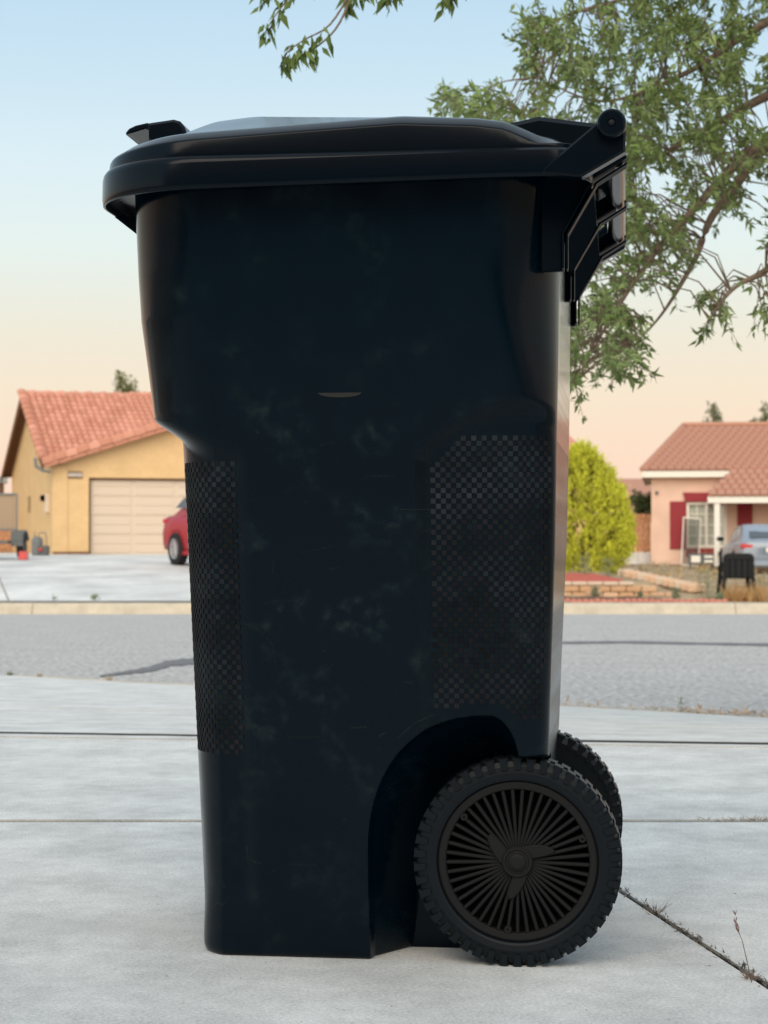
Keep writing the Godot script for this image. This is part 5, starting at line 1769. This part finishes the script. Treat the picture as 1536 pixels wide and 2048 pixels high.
func make_small_stuff() -> void:
	rng.seed = 31
	var green := Color(0.16, 0.22, 0.10); var grey := Color(0.22, 0.25, 0.15); var straw := Color(0.50, 0.36, 0.17); var pale := Color(0.46, 0.40, 0.31); var rust := Color(0.46, 0.24, 0.10)
	# --- across the street
	for q in [[1415, 1185, 34.9, 0.55, "leafy green weed beside the black plastic chair"], [1520, 1195, 34.4, 0.5, "grey-green weed growing past the black plastic chair"], [1352, 1192, 34.6, 0.2, "small grey-green weed at the end of the block wall"], [1440, 1204, 33.7, 0.14, "low green weed before the black plastic chair"], [1190, 1192, 34.7, 0.22, "small green weed before the low block wall"], [1280, 1192, 34.6, 0.13, "tiny grey weed before the low block wall"], [1170, 1155, 39.5, 0.42, "grey-green weed below the conical shrub"], [1215, 1158, 39.0, 0.40, "second grey-green weed below the conical shrub"]]:
		var p := at(q[0], q[1], q[2]); p.y = gy(p.x, q[2]) - 0.01
		var hh: float = q[3]
		weed("weed", q[4], p, func(st: SurfaceTool): leafy(st, Vector3.ZERO, hh, hh * 0.42, 240, 0.05, green if hh > 0.3 and q[0] < 1450 and q[0] > 1300 else grey), M.weed)
	var dg := new_st()
	for k in 70:
		var px := rng.randf_range(1445, 1530)
		var z := rng.randf_range(33.7, 34.8)
		var x := (px - 768.0) / F * z
		tuft(dg, Vector3(x, gy(x, z) - 0.02, -z), 16, rng.randf_range(0.12, 0.42), 0.5, 0.006, rust.lerp(straw, rng.randf()))
	for k in 320:
		var z := rng.randf_range(39.0, 54.0)
		var x := rng.randf_range(5.2, 13.0) if k < 200 else rng.randf_range(1.0, 13.0)
		if z > 41.0 and z < 49.0 and x > 3.0 and x < 6.0: continue
		if x > 9.3 and z > 44.0 and z < 53.0: continue
		tuft(dg, Vector3(x, gy(x, z) - 0.02, -z), 12, rng.randf_range(0.06, 0.3), 0.7, 0.008, straw.lerp(pale, rng.randf()))
	for k in 14:
		var x := rng.randf_range(8.6, 9.1); var z := 52.5
		tuft(dg, Vector3(x, gy(x, z) - 0.02, -z), 10, rng.randf_range(0.4, 0.85), 0.25, 0.006, straw)
	var o := part(self, "dry_grass", dg, M.dry)
	o.set_meta("kind", "stuff")
	tag(o, "dry straw-coloured grass across the pink house's yard", "grass")
	for q in [[108, 1203, "thin curling green weed on the far driveway's edge"], [190, 1204, "small green leafy weed on the far driveway's edge"]]:
		var p := at(q[0], q[1], 33.5); p.y = gy(-5.0, 33.5) + 0.015
		var big: bool = q[0] == 190
		weed("weed", q[2], p, func(st: SurfaceTool):
			if big: leafy(st, Vector3.ZERO, 0.09, 0.09, 90, 0.04, Color(0.12, 0.18, 0.05))
			else: tuft(st, Vector3.ZERO, 12, 0.13, 1.1, 0.006, Color(0.13, 0.17, 0.08)), M.weed)
	# --- road edge, our side
	for q in [[28, 1347, 0.016, "green"], [88, 1350, 0.02, "straw"], [232, 1354, 0.02, "straw"]]:
		var p := on_y(q[0], q[1], -0.25)
		p.z = -(z_edge(p.x) - 0.03); p.y = -0.25
		var cg: Color = green if q[3] == "green" else pale
		weed("edge_tuft", {"28": "tiny green tuft where driveway and road meet", "88": "tiny dry tuft where driveway and road meet", "232": "dry tuft beside the crack sealer at the road's edge"}[str(q[0])], p, func(st: SurfaceTool): tuft(st, Vector3.ZERO, 26, float(q[2]) * 2.0, 2.0, 0.003, cg), M.dry)
	# leaf litter along the road's edge on the tree's side
	var lt := new_st()
	for k in 900:
		var x := rng.randf_range(0.6, 2.3)
		var dens: float = 0.25 + 0.75 * sstep(1.1, 1.5, x)
		if rng.randf() > dens: continue
		var z := z_edge(x) - 0.10 + rng.randfn() * 0.06
		var h := absf(rng.randfn()) * 0.006
		var col := Color(0.42, 0.26, 0.14).lerp(Color(0.55, 0.42, 0.29), rng.randf())
		var d := Vector3(rng.randfn(), rng.randfn() * 0.3, rng.randfn()).normalized()
		leaf_quad(lt, Vector3(x, -0.238 + h, -z), d, d.cross(Vector3.UP).normalized(), rng.randf_range(0.02, 0.05), rng.randf_range(0.008, 0.016), col)
	o = part(self, "leaf_litter", lt, M.dry)
	o.set_meta("kind", "stuff")
	tag(o, "brown leaf litter lying along the road's edge", "leaf litter")
	# white-flowered weed
	var fp := on_y(1362, 1425, -0.25)
	var FW := thing("flowering_weed", "small green weed with one white flower at the road's edge", "weed", Vector3(fp.x, -0.25, -(z_edge(fp.x) - 0.06)))
	var st := new_st()
	tube(st, [Vector3.ZERO, Vector3(0.004, 0.03, 0), Vector3(0.0, 0.075, 0)], [0.0016, 0.0014, 0.001], 5); part(FW, "stem", st, M.weed_stem if M.has("weed_stem") else mat(lin(0.14, 0.2, 0.07), 0.8, 0.3))
	st = new_st(); leafy(st, Vector3(0, 0.015, 0), 0.045, 0.014, 14, 0.016, Color(0.14, 0.2, 0.07)); part(FW, "leaves", st, M.weed)
	st = new_st()
	for k in 7:
		var a := TAU * k / 7.0
		st.set_color(Color(0.78, 0.78, 0.74))
		leaf_quad(st, Vector3(0, 0.075, 0), Vector3(cos(a), 0.5, sin(a)).normalized(), Vector3(-sin(a), 0, cos(a)), 0.013, 0.008, Color(0.78, 0.78, 0.74))
	part(FW, "flower", st, M.weed)
	# dry grass on the cross joint
	var dj := new_st()
	for k in 46:
		var px := rng.randf_range(1385, 1700)
		var p := on_y(px, 1640, 0.0)
		tuft(dj, Vector3(p.x, 0.0, -3.63 + rng.randfn() * 0.006), 4, rng.randf_range(0.008, 0.022), 2.4, 0.0008, pale.lerp(Color(0.62, 0.57, 0.5), rng.randf()))
	o = part(self, "joint_grass", dj, M.dry)
	o.set_meta("kind", "stuff")
	tag(o, "pale dry grass growing from the driveway's cross joint", "grass")
	# debris and dry grass in the lengthwise joint
	var jd := new_st()
	for k in 420:
		var z := rng.randf_range(1.95, 2.95)
		var x := x_joint(z) + rng.randfn() * 0.004
		var d := (Vector3(-0.16, 0, -1.0) * (1 if rng.randf() < 0.5 else -1) + rand_dir() * 0.5).normalized()
		d.y = absf(d.y) * 0.2
		var col := Color(0.05, 0.042, 0.035).lerp(Color(0.34, 0.27, 0.2), pow(rng.randf(), 2.0))
		leaf_quad(jd, Vector3(x, rng.randf_range(-0.006, 0.003), -z), d, d.cross(Vector3.UP).normalized(), rng.randf_range(0.006, 0.03), rng.randf_range(0.0012, 0.004), col)
	o = part(self, "joint_debris", jd, M.dry)
	o.set_meta("kind", "stuff")
	tag(o, "dark plant debris filling the driveway's lengthwise joint", "debris")
	for q in [[1310, 1822, 26, 0.030, "small dry grass tuft in the lengthwise joint beside the cart's wheel"], [1500, 1955, 40, 0.022, "dry grass clump at the foot of the tall seed stalk"]]:
		var p := on_y(q[0], q[1], 0.0)
		var hh: float = q[3]; var nn: int = q[2]
		weed("dry_tuft", q[4], p, func(s2: SurfaceTool): tuft(s2, Vector3(0, -0.004, 0), nn, hh, 1.6, 0.0007, Color(0.27, 0.2, 0.16)), M.dry)
	var sp := on_y(1502, 1962, 0.0)
	var SS := thing("seed_stalk", "thin dry grass stalk with a brown seed head rising from the joint", "weed", sp)
	st = new_st()
	var stalk := [Vector3(0, -0.003, 0), Vector3(-0.006, 0.025, 0), Vector3(-0.012, 0.05, 0.002), Vector3(-0.019, 0.068, 0.002)]
	tube(st, stalk, [0.0007, 0.0006, 0.0005, 0.0004], 5); part(SS, "stem", st, M.bark)
	st = new_st()
	for k in 22:
		var t := rng.randf()
		var p: Vector3 = Vector3(-0.016, 0.058, 0.002).lerp(Vector3(-0.021, 0.083, 0.002), t)
		var d := (Vector3(-0.3, 1.0, 0) + rand_dir() * 0.5).normalized()
		leaf_quad(st, p, d, d.cross(rand_dir()).normalized(), 0.008, 0.0014, Color(0.26, 0.15, 0.12))
	part(SS, "seed_head", st, M.dry)
	# crumbs and small twigs on the concrete
	var cb := new_st()
	for k in 170:
		var z := rng.randf_range(2.1, 5.0)
		var x := rng.randf_range(-0.25, 0.25) * z
		var d := Vector3(rng.randfn(), 0, rng.randfn()).normalized()
		var sz := rng.randf_range(0.002, 0.006)
		leaf_quad(cb, Vector3(x, 0.0012, -z), d, d.cross(Vector3.UP), sz, sz * 0.5, Color(0.13, 0.11, 0.09) if rng.randf() < 0.7 else Color(0.6, 0.58, 0.52))
	o = part(self, "grit", cb, M.dry)
	o.set_meta("kind", "stuff")
	tag(o, "fine grit and specks scattered on the concrete", "grit")
